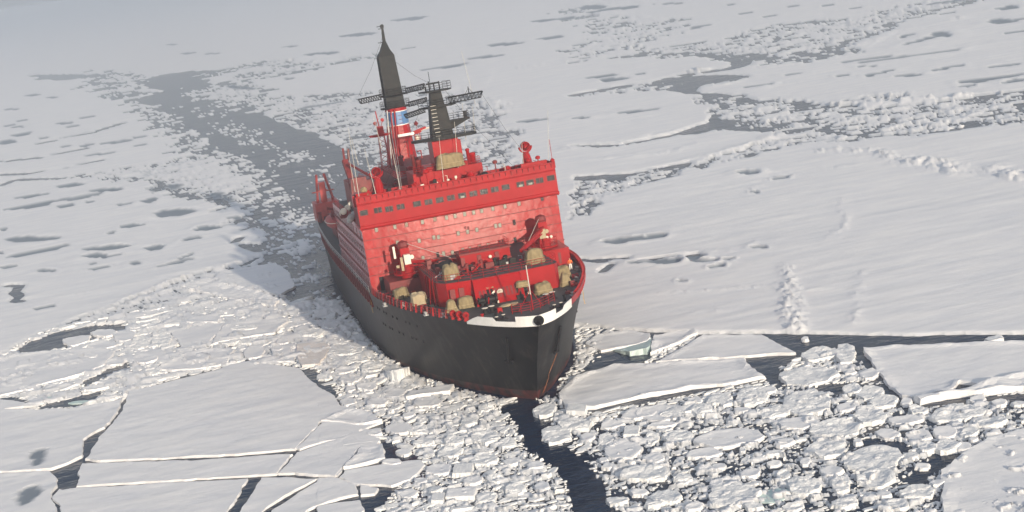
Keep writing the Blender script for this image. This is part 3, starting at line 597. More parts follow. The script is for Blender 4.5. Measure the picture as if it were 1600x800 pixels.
bf([(344,427),(400,418),(431,413),(453,427),(462,450),(437,464),(390,452),(344,444)], 'smooth floe lying in the shadow of the ship, left of the wake', h=.38)
bf([(300,440),(345,446),(395,455),(440,470),(430,482),(380,474),(330,462),(280,452)], 'uneven bright floe just outside the ship shadow', lump=.16, rim=.5)
bf(A8([(655,210),(760,150),(900,125),(980,128),(950,180),(900,200),(810,215),(720,218)]), 'smooth oval floe in the rubble band, above the largest floe', rim=.3)
bf(A8([(715,60),(800,25),(930,20),(900,70),(850,118),(760,120)]), 'smooth pale plate left of the short dark gap in the rubble band')
bf(A8([(940,20),(1100,5),(1200,10),(1150,60),(1050,75),(880,110),(910,60)]), 'smooth pale plate right of the short dark gap in the rubble band', rim=.25)
bf(A8([(1130,125),(1220,108),(1228,180),(1140,178)]), 'square white slab beside a narrow dark slot near the ship', rim=.2)
floe(GP(A8([(1236,110),(1330,100),(1375,120),(1330,195),(1260,200),(1240,170)])), 'brownish tinted flat slab right of the narrow dark slot', mt=PINKICE, seg=.6, amp=.15)
bf(C8([(-5,178),(60,172),(85,205),(112,216),(20,264),(-5,268)]), 'small triangular slab at the left rim of the centre brash')
bf(C8([(8,270),(115,220),(215,236),(264,272),(185,284),(70,276)]), 'flat slab with a bright block on its right corner, left rim of the centre brash', rim=.4)
bf(C8([(-5,284),(170,292),(182,300),(95,345),(-5,358)]), 'flat slab below the slab with the bright corner block')
bf(C8([(96,346),(188,302),(256,296),(260,352),(170,364),(98,370)]), 'four sided slab with a straight bright front edge, left rim of the centre brash')
bf(C8([(-5,378),(90,374),(162,378),(96,468),(80,496),(-5,490)]), 'pale slab with a curved crack on its right, lower left of the centre brash')
bf(C8([(172,378),(260,370),(274,428),(100,468)]), 'slab with a thick bright front edge, lower left of the centre brash', rim=.3)
bf(C8([(85,502),(102,478),(270,446),(420,432),(442,452),(382,512),(300,540),(162,530)]), 'broad pointed slab at lower left of the centre brash')
bf(C8([(-5,508),(80,508),(150,536),(160,572),(60,600),(-5,618)]), 'slab left of a small crescent shaped gap near the bottom edge')
bf(C8([(172,536),(240,548),(232,572),(172,578)]), 'small slab right of the crescent shaped gap near the bottom edge')
bf(C8([(-5,625),(70,612),(165,600),(190,640),(150,700),(-5,760)]), 'rounded slab cut by the bottom edge left of the centre brash')
bf([(870,618),(905,592),(960,573),(1020,571),(1100,566),(1165,563),(1180,580),(1198,592),(1150,601),(1080,610),(1000,624),(930,640),(885,642)], 'long smooth floe against the bow on its port side', rim=.4, rimw=.9, lump=.07)
bf([(1025,570),(1062,548),(1100,527),(1190,526),(1243,555),(1150,561),(1060,567)], 'smooth wedge shaped floe below the right-hand lead', rim=.2)
bf([(915,540),(935,526),(985,520),(1016,524),(1012,536),(980,545),(940,552)], 'smooth grey plate close to the bow on its port side', rim=.2)
floe(GP([(955,548),(985,538),(1018,528),(1019,540),(1012,554),(985,556)]), 'tilted pale turquoise plate right of the bow', mt=BLUEICE, h=.3, tilt=(-.03, .12), seg=.5, amp=.1)
bf([(1020,527),(1060,520),(1085,517),(1093,523),(1062,538),(1040,548),(1018,556)], 'narrow tilted plate with a jagged right rim beside the turquoise plate', rim=.35, tilt=(.0, .03))
bf([(1349,549),(1412,543),(1600,537),(1900,534),(1900,590),(1600,606),(1555,608),(1500,600),(1487,612),(1427,626),(1409,624),(1388,605),(1379,590)], 'wide smooth floe on the right edge below the lead', rim=.3)
bf([(1427,628),(1500,616),(1560,600),(1600,588),(1900,545),(1900,640),(1600,612),(1550,618),(1480,625),(1440,634)], 'thick bright ridge slab along the front of the wide right floe', rim=.3, lump=.2, h=.55)
bf([(1469,740),(1487,725),(1544,687),(1600,672),(1900,600),(1900,1000),(1500,1000),(1476,800),(1472,770)], 'rounded smooth floe in the bottom right corner', ponds=[], lump=.06, rim=.2)

def nw(n):
    o = ['', 'first', 'second', 'third', 'fourth', 'fifth', 'sixth', 'seventh', 'eighth', 'ninth', 'tenth', 'eleventh', 'twelfth', 'thirteenth', 'fourteenth', 'fifteenth', 'sixteenth', 'seventeenth', 'eighteenth', 'nineteenth']
    T = {2: 'twent', 3: 'thirt', 4: 'fort', 5: 'fift', 6: 'sixt', 7: 'sevent'}
    if n < 20: return o[n]
    return T[n // 10] + 'ieth' if n % 10 == 0 else T[n // 10] + 'y-' + o[n % 10]
RB = [(750,150,170,55,'l'),(855,150,95,85,'l'),(700,240,260,75,'l'),(955,233,85,42,'r'),(470,325,150,85,'l'),(700,350,230,105,'l'),(885,295,80,42,'l'),(960,312,110,50,'l'),(865,370,100,32,'f'),(560,390,160,50,'l'),(665,440,180,50,'f'),(820,460,230,70,'l'),
      (960,405,150,75,'l'),(1015,350,120,50,'l'),(1110,425,150,36,'f'),(1160,385,80,36,'l'),(1320,400,240,60,'l'),(1460,435,140,42,'l'),(1035,485,110,42,'r'),(1165,490,105,48,'r'),(1275,478,105,44,'r'),(1375,478,78,42,'l'),(1195,542,78,52,'b'),(1280,538,105,60,'l'),(1350,540,75,36,'r'),
      (770,545,165,80,'l'),(970,588,290,100,'l'),(360,500,300,80,'f'),(165,495,140,60,'l'),(260,385,80,55,'b'),(90,395,210,66,'f'),(430,385,76,26,'r'),(685,705,145,78,'b'),(985,670,185,78,'l'),(1155,730,165,58,'l'),(840,700,75,72,'l'),(800,640,100,44,'f'),(600,660,60,38,'b'),
      (460,650,80,36,'f'),(180,670,75,40,'b'),(60,650,130,60,'l'),(110,750,130,55,'l'),(385,740,220,100,'l'),(560,735,150,60,'s'),(860,775,120,44,'l'),(1070,780,110,48,'l'),(270,565,150,40,'f'),(60,582,90,36,'f'),(430,550,30,22,'b'),(330,620,60,22,'f'),(690,600,50,26,'f'),
      (910,520,36,18,'r'),(690,88,34,12,'r'),(1480,85,88,26,'l'),(1410,340,70,28,'r'),(1500,355,62,24,'f'),(1585,355,70,20,'r'),(100,445,120,26,'f'),(330,340,110,40,'l'),(230,345,60,30,'r'),(360,350,60,34,'b'),(545,300,50,26,'r'),(1240,690,60,26,'r'),(560,565,70,24,'f'),
      (1110,350,50,28,'r'),(1390,510,40,18,'r'),(880,228,50,16,'r'),(1130,575,60,26,'l'),(600,520,90,30,'f'),(320,690,70,30,'f'),(560,610,60,22,'r'),(1180,620,60,24,'r'),(1020,740,60,24,'r'),(640,790,90,30,'l'),(230,790,80,30,'f'),(480,790,90,26,'l')]
CB = [(450,190,125,44,'f'),(460,150,200,26,'p'),(240,190,90,36,'f'),(310,150,95,38,'f'),(220,45,100,44,'b'),(325,72,95,52,'t'),(130,90,50,50,'f'),(180,125,60,18,'r'),(370,245,50,18,'r'),(130,135,40,18,'r'),(120,188,66,36,'f'),(420,305,125,32,'l'),(335,300,115,44,'f'),(598,478,86,42,'B'),
      (500,470,115,48,'f'),(590,578,130,40,'p'),(495,598,56,32,'B'),(690,340,115,60,'l'),(690,430,115,54,'l'),(560,350,90,40,'l'),(430,360,90,28,'l'),(540,400,110,40,'l'),(640,520,80,34,'f'),(730,510,80,30,'l'),(800,440,70,30,'f'),(780,360,70,36,'l'),(620,270,70,34,'l'),
      (690,215,60,30,'b'),(420,520,60,24,'r'),(370,575,80,36,'f'),(480,560,60,30,'l'),(700,590,90,40,'l'),(820,560,90,40,'l'),(930,545,60,36,'r'),(900,455,70,34,'f'),(230,320,60,22,'r'),(300,440,90,24,'f'),(350,400,60,24,'r')]
CR_ = [(1065,285,142,60,'b'),(1115,337,62,32,'r'),(990,325,135,76,'l'),(940,228,100,48,'l'),(1072,226,85,30,'B'),(1218,284,100,34,'r'),(1265,390,165,74,'f'),(1195,345,66,50,'l'),(1300,318,66,40,'B'),(1390,340,60,44,'b'),(1350,490,190,70,'l'),(1410,430,60,30,'r'),(1450,590,105,56,'l'),(1240,605,98,34,'b'),(1520,505,60,40,'b'),
       (1440,300,60,30,'l'),(1500,330,90,40,'l'),(1330,240,140,44,'f'),(1470,235,110,40,'l'),(1540,215,60,50,'b'),(1200,460,50,24,'r'),(1330,570,80,26,'f'),(1390,620,80,30,'l'),(1180,430,40,18,'r')]
MB_ = [(320,92,128,40,'r'),(435,60,108,32,'f'),(430,112,118,32,'f'),(520,72,95,46,'f'),(590,100,88,60,'b'),(675,88,92,62,'b'),(610,166,108,38,'f'),(560,30,60,22,'r'),(480,182,80,26,'r'),(1440,130,150,50,'l'),(1060,140,90,50,'f'),(1180,95,60,26,'r'),(1160,125,50,20,'r'),(960,95,110,30,'l'),(1040,95,90,28,'l'),
       (1300,60,110,36,'l'),(1420,70,90,34,'l'),(1380,30,70,26,'f'),(1500,110,80,30,'f'),(1490,170,110,34,'l'),(520,235,80,24,'l'),(640,220,70,24,'l'),(230,265,110,26,'l'),(110,290,60,18,'f'),(400,290,110,18,'f'),(460,330,60,16,'f'),(200,330,110,16,'s'),(330,345,110,14,'s'),
       (1460,250,90,34,'f'),(1540,285,70,30,'f'),(1350,245,70,26,'l'),(1440,215,90,24,'f'),(700,120,70,26,'l'),(740,160,60,22,'l'),(540,105,50,26,'r'),(380,155,60,16,'r'),(850,10,140,24,'p'),(1020,40,110,20,'l')]
KIND = {'l': ('lumpy snow covered', dict(lump=.17, lsize=1.8, rim=.12, h=.28)), 'r': ('small rounded', dict(lump=.10, rim=.12, h=.32)), 'f': ('flat smooth', dict(lump=.05, rim=.16, h=.30)), 'b': ('thick rounded', dict(lump=.22, h=.4, lsize=2.0, rim=.0)),
        'B': ('thick block shaped', dict(lump=.08, h=.6, rim=.02)), 's': ('low waterlogged', dict(lump=.03, h=.08, rim=.02, mt=None, sunk=1)), 'p': ('long narrow', dict(lump=.08, h=.5, rim=.1)), 't': ('tilted bright', dict(lump=.15, h=.9, tilt=(.10, .22), rim=.0))}
def medium(lst, x0, y0, k, where, n0=0):
    L = sorted([(x0 + a / k, y0 + b / k, c / k, d / k, s) for a, b, c, d, s in lst])
    for i, (cx, cy, w_, h_, s) in enumerate(L):
        nm, kw = KIND[s]; n = 9 if s != 'B' and s != 'p' else 4
        ph = random.random() * 6; out = []
        sl = math.radians(random.uniform(2, 14))
        if n == 4:
            for a, b in ((-.5, .35), (.42, .5), (.5, -.4), (-.4, -.5)): out.append((cx + a * w_ , cy + b * h_ - a * w_ * math.tan(sl) * .6))
        else:
            for j in range(n):
                t = 2 * math.pi * (j + random.uniform(-.3, .3)) / n; q = 1 + random.uniform(-.16, .12)
                a = w_ / 2 * math.cos(t) * q; b = h_ / 2 * math.sin(t) * q; out.append((cx + a, cy + b - a * math.tan(sl) * .5))
        P = GP(out); kw = dict(kw); kw.setdefault('mt', CHUNK if s in 'lbBt' else SNOW)
        if kw['mt'] is None: kw['mt'] = BLUEICE
        sz = math.sqrt(area(P)); seg = max(.22, min(.6, sz / 12))
        floe(P, '%s ice piece, %s from left %s' % (nm, nw(i + 1), where), seg=seg, amp=seg * (.4 if n > 4 else .12), **kw)
medium(MB_, 0, 500, 2.6667, 'in rubble left of the ship')
medium(CB, 500, 560, 2.6667, 'left of the black lead')
medium(CR_, 500, 560, 2.6667, 'right beside the black lead')
medium([q for q in RB if q[0] > 50], 1000, 500, 2.6667, 'among loose floes lower right')

# ------------------------------------------------------------------ brash: dart throwing of broken pieces
for H_ in HOLES: occupy(H_, -.3)
occupy(GP([(1245, 528), (1350, 528), (1600, 530), (1600, 538), (1412, 543), (1349, 548), (1300, 545), (1260, 552)]), 0)
occupy(GP([(1165, 562), (1245, 560), (1215, 575), (1215, 590), (1195, 590)]), 0)
occupy(GP([(22, 550), (60, 530), (95, 528), (100, 540), (60, 548)]), 0)
occupy(GP(A8([(0, 330), (60, 325), (130, 345), (60, 350)])), 0)
occupy(GP(A8([(238, 640), (320, 640), (325, 700), (240, 705)])), 0)
occupy(GP(A8([(1040, 668), (1082, 668), (1010, 780), (975, 800)])), 0)
occupy(GP([(1300, 548), (1345, 560), (1380, 596), (1360, 598), (1330, 580)]), 0)
ZONES = [(GP([(838, 624), (850, 600), (875, 565), (895, 530), (905, 505), (940, 508), (925, 560), (885, 605)]), 5000, .10, .8, 1.2), (GP([(860, 640), (930, 645), (1080, 617), (1200, 594), (1204, 606), (1080, 634), (930, 664), (868, 656)]), 3500, .12, .7, 1.2), (GP([(1410, 628), (1500, 620), (1560, 612), (1620, 612), (1620, 622), (1500, 634), (1420, 640)]), 1500, .12, .6, 1.2),  # outline, number of tries, smallest and largest radius, power, plates on top
    (BRASH[17][0], 34000, .09, 1.15, 1.25), (BRASH[18][0], 13000, .11, .8, 1.4), (BRASH[16][0], 20000, .16, 1.9, 1.1), (BRASH[19][0], 2500, .14, .6, 2.5), (BRASH[20][0], 1500, .14, .6, 2.2)]
def chunk_geo(x, y, r, rnd, detail):
    n = rnd.randint(4, 7); e = rnd.uniform(1.05, 2.1); a0 = rnd.uniform(-.6, .6) + math.radians(13); ph = rnd.random() * 6
    ca, sa = math.cos(a0), math.sin(a0); h = rnd.uniform(.03, .08) + min(.09, r * rnd.uniform(.02, .16)) + (rnd.uniform(.05, .3) if rnd.random() < .08 else 0); tx = rnd.gauss(0, .07); ty = rnd.gauss(0, .07); top = []; bot = []; mid = []
    for k in range(n):
        t = ph + 2 * math.pi * (k + rnd.uniform(-.28, .28)) / n; q = r * rnd.uniform(.82, 1.12)
        u_ = q * math.cos(t) * e; v_ = q * math.sin(t) / math.sqrt(e); dx = u_ * ca - v_ * sa; dy = u_ * sa + v_ * ca
        s = rnd.uniform(.74, .93); zt = h + dx * tx + dy * ty
        top.append((x + dx * s, y + dy * s, max(.04, zt + rnd.uniform(-.04, .05)))); mid.append((x + dx, y + dy, max(.02, zt * rnd.uniform(.35, .8)))); bot.append((x + dx * .97, y + dy * .97, -.25))
    V = top + mid + bot + [(x, y, max(.06, h * rnd.uniform(.95, 1.3)))]
    c = 3 * n
    F = [(c, i, (i + 1) % n) for i in range(n)] + [(i, n + i, n + (i + 1) % n, (i + 1) % n) for i in range(n)] + [(n + i, 2 * n + i, 2 * n + (i + 1) % n, n + (i + 1) % n) for i in range(n)]
    return V, F
rnd = random.Random(5); placed = []
for P, tries, r0, r1, pw in ZONES:
    tries = int(tries * BQ); lo, hi = P.min(0), P.max(0); lo = np.maximum(lo, (-62, -40)); hi = np.minimum(hi, (86, 150))
    U = rng.random(tries); R = np.sort(r0 * (1 - U * (1 - (r0 / r1) ** pw)) ** (-1 / pw))[::-1]
    PX = rng.uniform(lo[0], hi[0], tries); PY = rng.uniform(lo[1], hi[1], tries)
    ok = sdf_poly(P, PX, PY) < 0
    for x, y, r in zip(PX[ok], PY[ok], R[ok]):
        i0 = int((x - r * .85 - OCC0[0]) / OCS); i1 = int((x + r * .85 - OCC0[0]) / OCS) + 1; j0 = int((y - r * .62 - OCC0[1]) / OCS); j1 = int((y + r * .62 - OCC0[1]) / OCS) + 1
        if i0 < 0 or j0 < 0 or i1 >= OCN[0] or j1 >= OCN[1] or OCC[i0:i1, j0:j1].any(): continue
        OCC[i0:i1, j0:j1] = True; placed.append((r, x, y))
placed.sort(reverse=True)
print('chunks', len(placed))
def in_view(x, y, m=0):
    d = np.array([x, y, .2]) - CAM; z = d @ CF; return abs(FPX * (d @ CR) / z) < 800 - m and abs(FPX * (d @ CU) / z) < 400 - m
def dist(x, y): return math.hypot(x - CAM[0], y - CAM[1])
vis = sorted([p for p in placed if in_view(p[1], p[2])], key=lambda p: -p[0] / dist(p[1], p[2]))
single = set(vis[:290])
for r, x, y in vis[:290]:
    V, F = chunk_geo(0, 0, r, rnd, 1); me = bpy.data.meshes.new('ice_chunk'); me.from_pydata(V, [], F)
    o = link('ice_chunk', me, CHUNK, loc=(x, y, 0)); tag(o, 'loose white ice chunk floating among smaller broken ice around the bow', 'ice chunk', 'loose ice chunks in the brash around the bow')
AV = []; AF = []; off = 0
for p in placed:
    if p in single: continue
    V, F = chunk_geo(p[1], p[2], p[0], rnd, 0); AV += V; AF += [tuple(i + off for i in f) for f in F]; off += len(V)
me = bpy.data.meshes.new('brash_ice'); me.from_pydata(AV, [], AF); tag(link('brash_ice', me, CHUNK), kind='stuff')

# ================================================================== THE SHIP (local frame: x starboard, y forward, z up, 0 = design waterline)
RED = mat('red_paint', (.31, .009, .011), rough=.36, spec=.12, var=.12, vscale=.5, bump=.012, bscale=1.2, dirt=(.22, .012, .011), dscale=.9, dlo=.55, dhi=.85)
REDF = mat('red_front_paint', (.33, .009, .011), rough=.21, aniso=.97, var=.12, vscale=.4, bump=.018, bscale=1.6, bstretch=(.5, .5, .8), spec=.2, dirt=(.25, .014, .012), dscale=1.2, dlo=.5, dhi=.8, stretch=(1, 1, .4), plates=('XZ', 2.4, 1.3, .5))
DRED = mat('dark_and_shaded_red', (.16, .014, .013), rough=.6, var=.2, vscale=1.5)  # dark red parts; also shade put into side ledges and boat crane
BLACK = mat('black_hull_paint', (.005, .005, .0055), rough=.42, spec=.14, var=.3, vscale=.25, bump=.03, bscale=.35, dirt=(.06, .053, .047), dscale=.8, dlo=.5, dhi=.85, stretch=(1, 1, .22), plates=('YZ', 6.0, 2.0, .5))
BOOT = mat('worn_antifouling', (.10, .018, .014), rough=.55, var=.35, vscale=.8, dirt=(.018, .012, .012), dscale=.7, dlo=.42, dhi=.55, bump=.03, bscale=1.5)
WHITE = mat('white_paint', (.78, .77, .74), rough=.5, var=.05, vscale=2)
DECK = mat('dark_green_grey_deck', (.040, .045, .044), rough=.75, var=.3, vscale=.7, dirt=(.075, .055, .05), dscale=.5, dlo=.5, dhi=.75)
MAST = mat('dark_grey_mast_paint', (.012, .013, .013), spec=.2, rough=.6, var=.25, vscale=.9, dirt=(.03, .028, .026), dscale=1.2, dlo=.5, dhi=.8)
BLUE = mat('blue_band_paint', (.075, .17, .34), rough=.5, var=.1, vscale=1)
GLASS = mat('dark_window_glass', (.02, .021, .023), spec=.25, rough=.2, var=.4, vscale=2.2)
PALE = mat('pale_curtained_glass', (.24, .25, .21), rough=.3, var=.25, vscale=3)
TARP = mat('tan_canvas', (.235, .185, .10), rough=.85, var=.22, vscale=1.6, bump=.16, bscale=2.2, stretch=(1.6, 1.6, .7))
TARPL = mat('pale_canvas', (.38, .31, .20), rough=.85, var=.12, vscale=1.6, bump=.12, bscale=2.2, stretch=(1.6, 1.6, .7))
CREAM = mat('cream_paint', (.70, .64, .54), rough=.6, var=.08, vscale=2)
GREY = mat('light_grey_metal', (.38, .38, .37), rough=.5, var=.15, vscale=2)
RUBBER = mat('black_machinery', (.010, .010, .011), spec=.2, rough=.55, var=.4, vscale=2)
WIRE = mat('weathered_wire', (.50, .48, .43), rough=.6)
RUST = mat('rust', (.28, .10, .035), rough=.8, var=.4, vscale=3)
ship = empty('icebreaker', 'red and black icebreaker breaking through the pack ice towards the camera', 'ship', SHIP)
DZ = 9.2
def cr(P, k=4):
    "catmull-rom refinement of a list of tuples"
    out = []; n = len(P); P = [np.array(p, float) for p in P]
    for i in range(n - 1):
        p0 = P[max(i - 1, 0)]; p1 = P[i]; p2 = P[i + 1]; p3 = P[min(i + 2, n - 1)]
        for j in range(k):
            t = j / k; out.append(.5 * ((2 * p1) + (-p0 + p2) * t + (2 * p0 - 5 * p1 + 4 * p2 - p3) * t * t + (-p0 + 3 * p1 - 3 * p2 + p3) * t ** 3))
    out.append(P[-1]); return np.array(out)
DK = cr([(-75, 6), (-73.5, 9.5), (-70, 11.3), (-60, 12.8), (-45, 14), (-20, 14.8), (0, 14.8), (15, 14.8), (25, 14.8), (32, 14.8), (38, 14.65), (43, 14.1), (50, 12.9), (55, 11.6), (60, 10), (65, 8.1), (70, 5.7), (73, 3.9), (75.5, 1.9), (76.8, 0)])
WL = cr([(-67, 3), (-66, 6), (-63, 8.5), (-56, 11.3), (-43, 13.2), (-19, 14), (0, 14.2), (15, 14.2), (24, 13.9), (31, 13.4), (36, 12.8), (40.5, 12), (46.5, 10.6), (51, 9.3), (55.5, 7.7), (59.5, 5.9), (63.5, 4), (66, 2.7), (68, 1.3), (69.6, 0)])
NS = len(DK); DK[:, 1] = np.maximum(DK[:, 1], 0); WL[:, 1] = np.maximum(WL[:, 1], 0)
def hullpt(i, z, sgn, off=0.0):
    w_ = (max(0, z + 1) / (DZ + 1)) ** 1.25 if z > -1 else (z + 1) * .12
    y = WL[i, 0] + (DK[i, 0] - WL[i, 0]) * w_; b = WL[i, 1] + (DK[i, 1] - WL[i, 1]) * w_
    return (sgn * max(0, b + off), y, z)
def deckpt(y, off=0.0):
    "half breadth of the deck edge at y"
    i = int(np.searchsorted(DK[:, 0], y)); i = min(max(i, 1), NS - 1); a, b = DK[i - 1], DK[i]; t = (y - a[0]) / max(1e-6, b[0] - a[0])
    return a[1] + (b[1] - a[1]) * t + off
def strip(name, zs, i0, i1, m, parent, off=0.0, smooth=True, sides=(1, -1)):
    b = MB(); lev = len(zs)
    for sg in sides:
        v = [hullpt(i, z, sg, off) for i in range(i0, i1) for z in zs]; f = []
        for i in range(i1 - i0 - 1):
            for k in range(lev - 1):
                q = (i * lev + k, (i + 1) * lev + k, (i + 1) * lev + k + 1, i * lev + k + 1); f.append(q if sg > 0 else q[::-1])
        b.add(v, f)
    return b.build(name, m, parent, smooth)
IG = int(np.argmin(abs(DK[:, 0] - 32)))
hull = strip('hull', [-4, -2.5, .2, 1.5, 3, 4.5, 6.0, 6.7], 0, IG + 1, BLACK, ship)
strip('bow_plating', [-.7, .2, 1.5, 3, 4.5, 6.0, 7.5, 8.4, 9.2], IG, NS, BLACK, ship)
strip('antifouling_band', [-4, -2.5, -1.2, -.7], IG, NS, BOOT, ship)
strip('gallery_wall', [6.7, 9.05], 6, IG + 1, DRED, ship, off=-1.3)
b = MB()   # gallery floor and edge
for sg in (1, -1):
    for z, a_, c_ in ((6.7, -1.3, 0.0), (9.05, -1.5, .06)):
        v = []; f = []
        for i in range(2, IG + 1): v += [hullpt(i, z, sg, a_), hullpt(i, z, sg, c_), tuple(np.add(hullpt(i, z, sg, c_), (0, 0, -.14)))]
        for i in range(IG - 2):
            q = i * 3; f += [(q, q + 3, q + 4, q + 1), (q + 1, q + 4, q + 5, q + 2)]
        b.add(v, f)
b.build('promenade_deck_edge', DRED, ship)
b = MB()
for sg in (1, -1):
    for y in np.arange(-60, 31, 3.0): x = deckpt(y, -.25) * sg; b = MB(); b.box(x - .12, x + .12, y - .15, y + .15, 6.7, 9.0); b.build('gallery_post', DRED, ship)
b = MB()
for sg in (1, -1):
    v = [(sg * deckpt(IGy, -1.3), IGy, z) for IGy, z in ((DK[IG, 0], 6.7), (DK[IG, 0], 9.2))] + [(sg * deckpt(DK[IG, 0]), DK[IG, 0], 9.2), (sg * (deckpt(DK[IG, 0]) - .1), DK[IG, 0], 6.7)]
    b.add(v, [(0, 1, 2, 3)])
b.build('forecastle_bulkhead', DRED, ship)
# white rail along the after deck
b = MB()
for sg in (1, -1):
    P = [(sg * deckpt(y), y, 9.9) for y in np.arange(-66, 33.1, 3)]
    b.tube(P, .06, 5); b.tube([(x, y, 9.5) for x, y, z in P], .04, 4)
    for p in P: b.tube([(p[0], p[1], 9.05), p], .04, 4)
b.build('deck_rail', GREY, ship)
# decks
b = MB(); v = [(DK[i, 1] * s_, DK[i, 0], DZ - .02) for i in range(NS) for s_ in (1, -1)]
b.add(v, [(2 * i, 2 * i + 2, 2 * i + 3, 2 * i + 1) for i in range(NS - 1)])
fd = b.build('deck', DECK, ship)
if fd.data.polygons[10].normal.z < 0: fd.data.flip_normals()
# rubbing seam, portholes, scuffs
b = MB()
for sg in (1, -1):
    for z in (7.4, 4.9):
        for i in range(IG + 3, IG + 16, 1):
            if (i * 7 + int(z)) % 3 == 0: continue
            p = Vector(hullpt(i, z - .03 * (i - IG), sg, .03)); q = Vector(hullpt(i + 1, z - .03 * (i - IG), sg, .03)); d = (q - p).normalized()
            nrm = Vector((d.y * sg, -d.x * sg, 0)) if sg > 0 else Vector((-d.y, d.x, 0))
            b = MB(); b.bar(p - d * .13, p + d * .13, .12, .34); b.build('porthole', RUBBER, ship)
# bulwark (white) at the stem with a low section either side
def bulwark(seq, m, name, th=.12, zb=DZ - .28):
    "seq: list of (signed index along the rail, height); index 0 = stem, + starboard"
    out = []
    for s_, h in seq:
        k = NS - 1 - abs(s_); i0_ = int(math.floor(k)); t_ = k - i0_; i1_ = min(i0_ + 1, NS - 1)
        y = DK[i0_, 0] * (1 - t_) + DK[i1_, 0] * t_; x = (DK[i0_, 1] * (1 - t_) + DK[i1_, 1] * t_) * (1 if s_ >= 0 else -1); out.append((x, y, h))
    b = MB(); v = []; f = []; n = len(out)
    for x, y, h in out:
        L_ = math.hypot(x, (y - 45) * .5) + 1e-6; ix, iy = x / L_, (y - 45) * .5 / L_
        v += [(x + ix * .07, y + iy * .07, zb), (x + ix * (.05 + h * .25), y + iy * (.05 + h * .25), DZ + h), (x + ix * (.05 + h * .25 - th), y + iy * (.05 + h * .25 - th), DZ + h), (x - ix * th, y - iy * th, DZ - .02)]
    for i in range(n - 1):
        q = 4 * i
        for k in range(3): f.append((q + k, q + 4 + k, q + 5 + k, q + 1 + k))
    f += [(0, 1, 2, 3), (4 * n - 1, 4 * n - 2, 4 * n - 3, 4 * n - 4)]
    b.add(v, f); return b.build(name, m, ship)
bulwark([(14.2, .02), (13.2, .55), (12.4, .85)] + [(k, .85) for k in (12, 11, 10, 9.5)] + [(8.9, .38)] + [(k, .38) for k in (8, 7, 6, 5.05)] + [(5.0, 1.05)] + [(k, 1.05) for k in np.arange(4.5, -5.6, -.5)] + [(-5.65, .35)] + [(k, .35) for k in (-6.5, -7.5, -8.2)] + [(-8.9, .75), (-10, .85), (-11, .85), (-12.4, .80), (-12.45, .02)], WHITE, 'bow_bulwark')
bulwark([(-12.6, .9)] + [(-k, .9) for k in range(13, NS - IG + 1)], RED, 'port_bulwark', th=.08, zb=DZ - .05)
b = MB()   # fairlead in the stem
b.lathe([(.62, -.18), (.62, .18), (.36, .18), (.36, -.18)], (0, 77.0, DZ + .42), 18, Matrix.Rotation(math.pi / 2, 3, 'X')); b.build('stem_fairlead', RUBBER, ship, True)
# ribs and rail on the forecastle sides
def rail(name, pts, h, nrails, m, r=.035, post=1, parent=None, rp=.04):
    b = MB(); pts = [Vector(p) for p in pts]
    for k in range(nrails): z = h * (k + 1) / nrails; b.tube([p + Vector((0, 0, z)) for p in pts], r, 4)
    for i, p in enumerate(pts):
        if i % post == 0 or i == len(pts) - 1: b.tube([p, p + Vector((0, 0, h))], rp, 4)
    return b.build(name, m, parent or ship)
def dense(P, step):
    out = []
    for a, b_ in zip(P, P[1:]):
        a = Vector(a); b_ = Vector(b_); n = max(1, round((b_ - a).length / step)); out += [a + (b_ - a) * (i / n) for i in range(n)]
    return out + [Vector(P[-1])]
PR = []
for sg in (1, -1):
    P = [(sg * (deckpt(y) - .12), y, DZ) for y in np.arange(34.5, 67.1, 1.3)]
    rail('forecastle_rail', P, 1.05, 3, RED, .035)
b = MB()
for sg in (1,):
    for k, y in enumerate(np.arange(35, 66, 1.55)):
        x = sg * (deckpt(y) - .05); wd = .10 + .16 * ((k * 37) % 5 == 0)
        b = MB(); b.bar((x, y, DZ), (x - sg * .15, y, DZ + 1.1), wd * 1.3, .22); b.build('bulwark_stay', RED if k % 3 else DRED, ship)
b = MB()
for y in np.arange(35, 66, 1.1): x = -(deckpt(y) - .1); b = MB(); b.bar((x, y, DZ), (x - .1, y, DZ + .95), .1, .5); b.build('bulwark_stay', RED, ship)
for y in (64.3, 65.6, 66.9):   # red roller fairleads
    x = deckpt(y) - .25; b = MB(); b.lathe([(.34, -.3), (.42, -.25), (.42, .25), (.34, .3), (.2, .3), (.2, -.3)], (x, y, DZ + .75), 12, Matrix.Rotation(math.pi / 2, 3, 'X')); b.box(x - .3, x + .3, y - .3, y + .3, DZ, DZ + .35)
    b.build('roller_fairlead', RED, ship, False)
for px, py in ((629, 475), (601, 475), (665, 489), (691, 491), (902, 418), (901, 434), (895, 458)):   # white mooring rollers
    p = SZ(px, py, DZ + .3); b = MB()
    for d in (-.3, .3): b.lathe([(.2, 0), (.2, .35), (.26, .42), (0.01, .44)], (p.x, p.y + d, DZ), 10)
    b.box(p.x - .3, p.x + .3, p.y - .6, p.y + .6, DZ, DZ + .08); o = b.build('mooring_roller', GREY, ship, True)
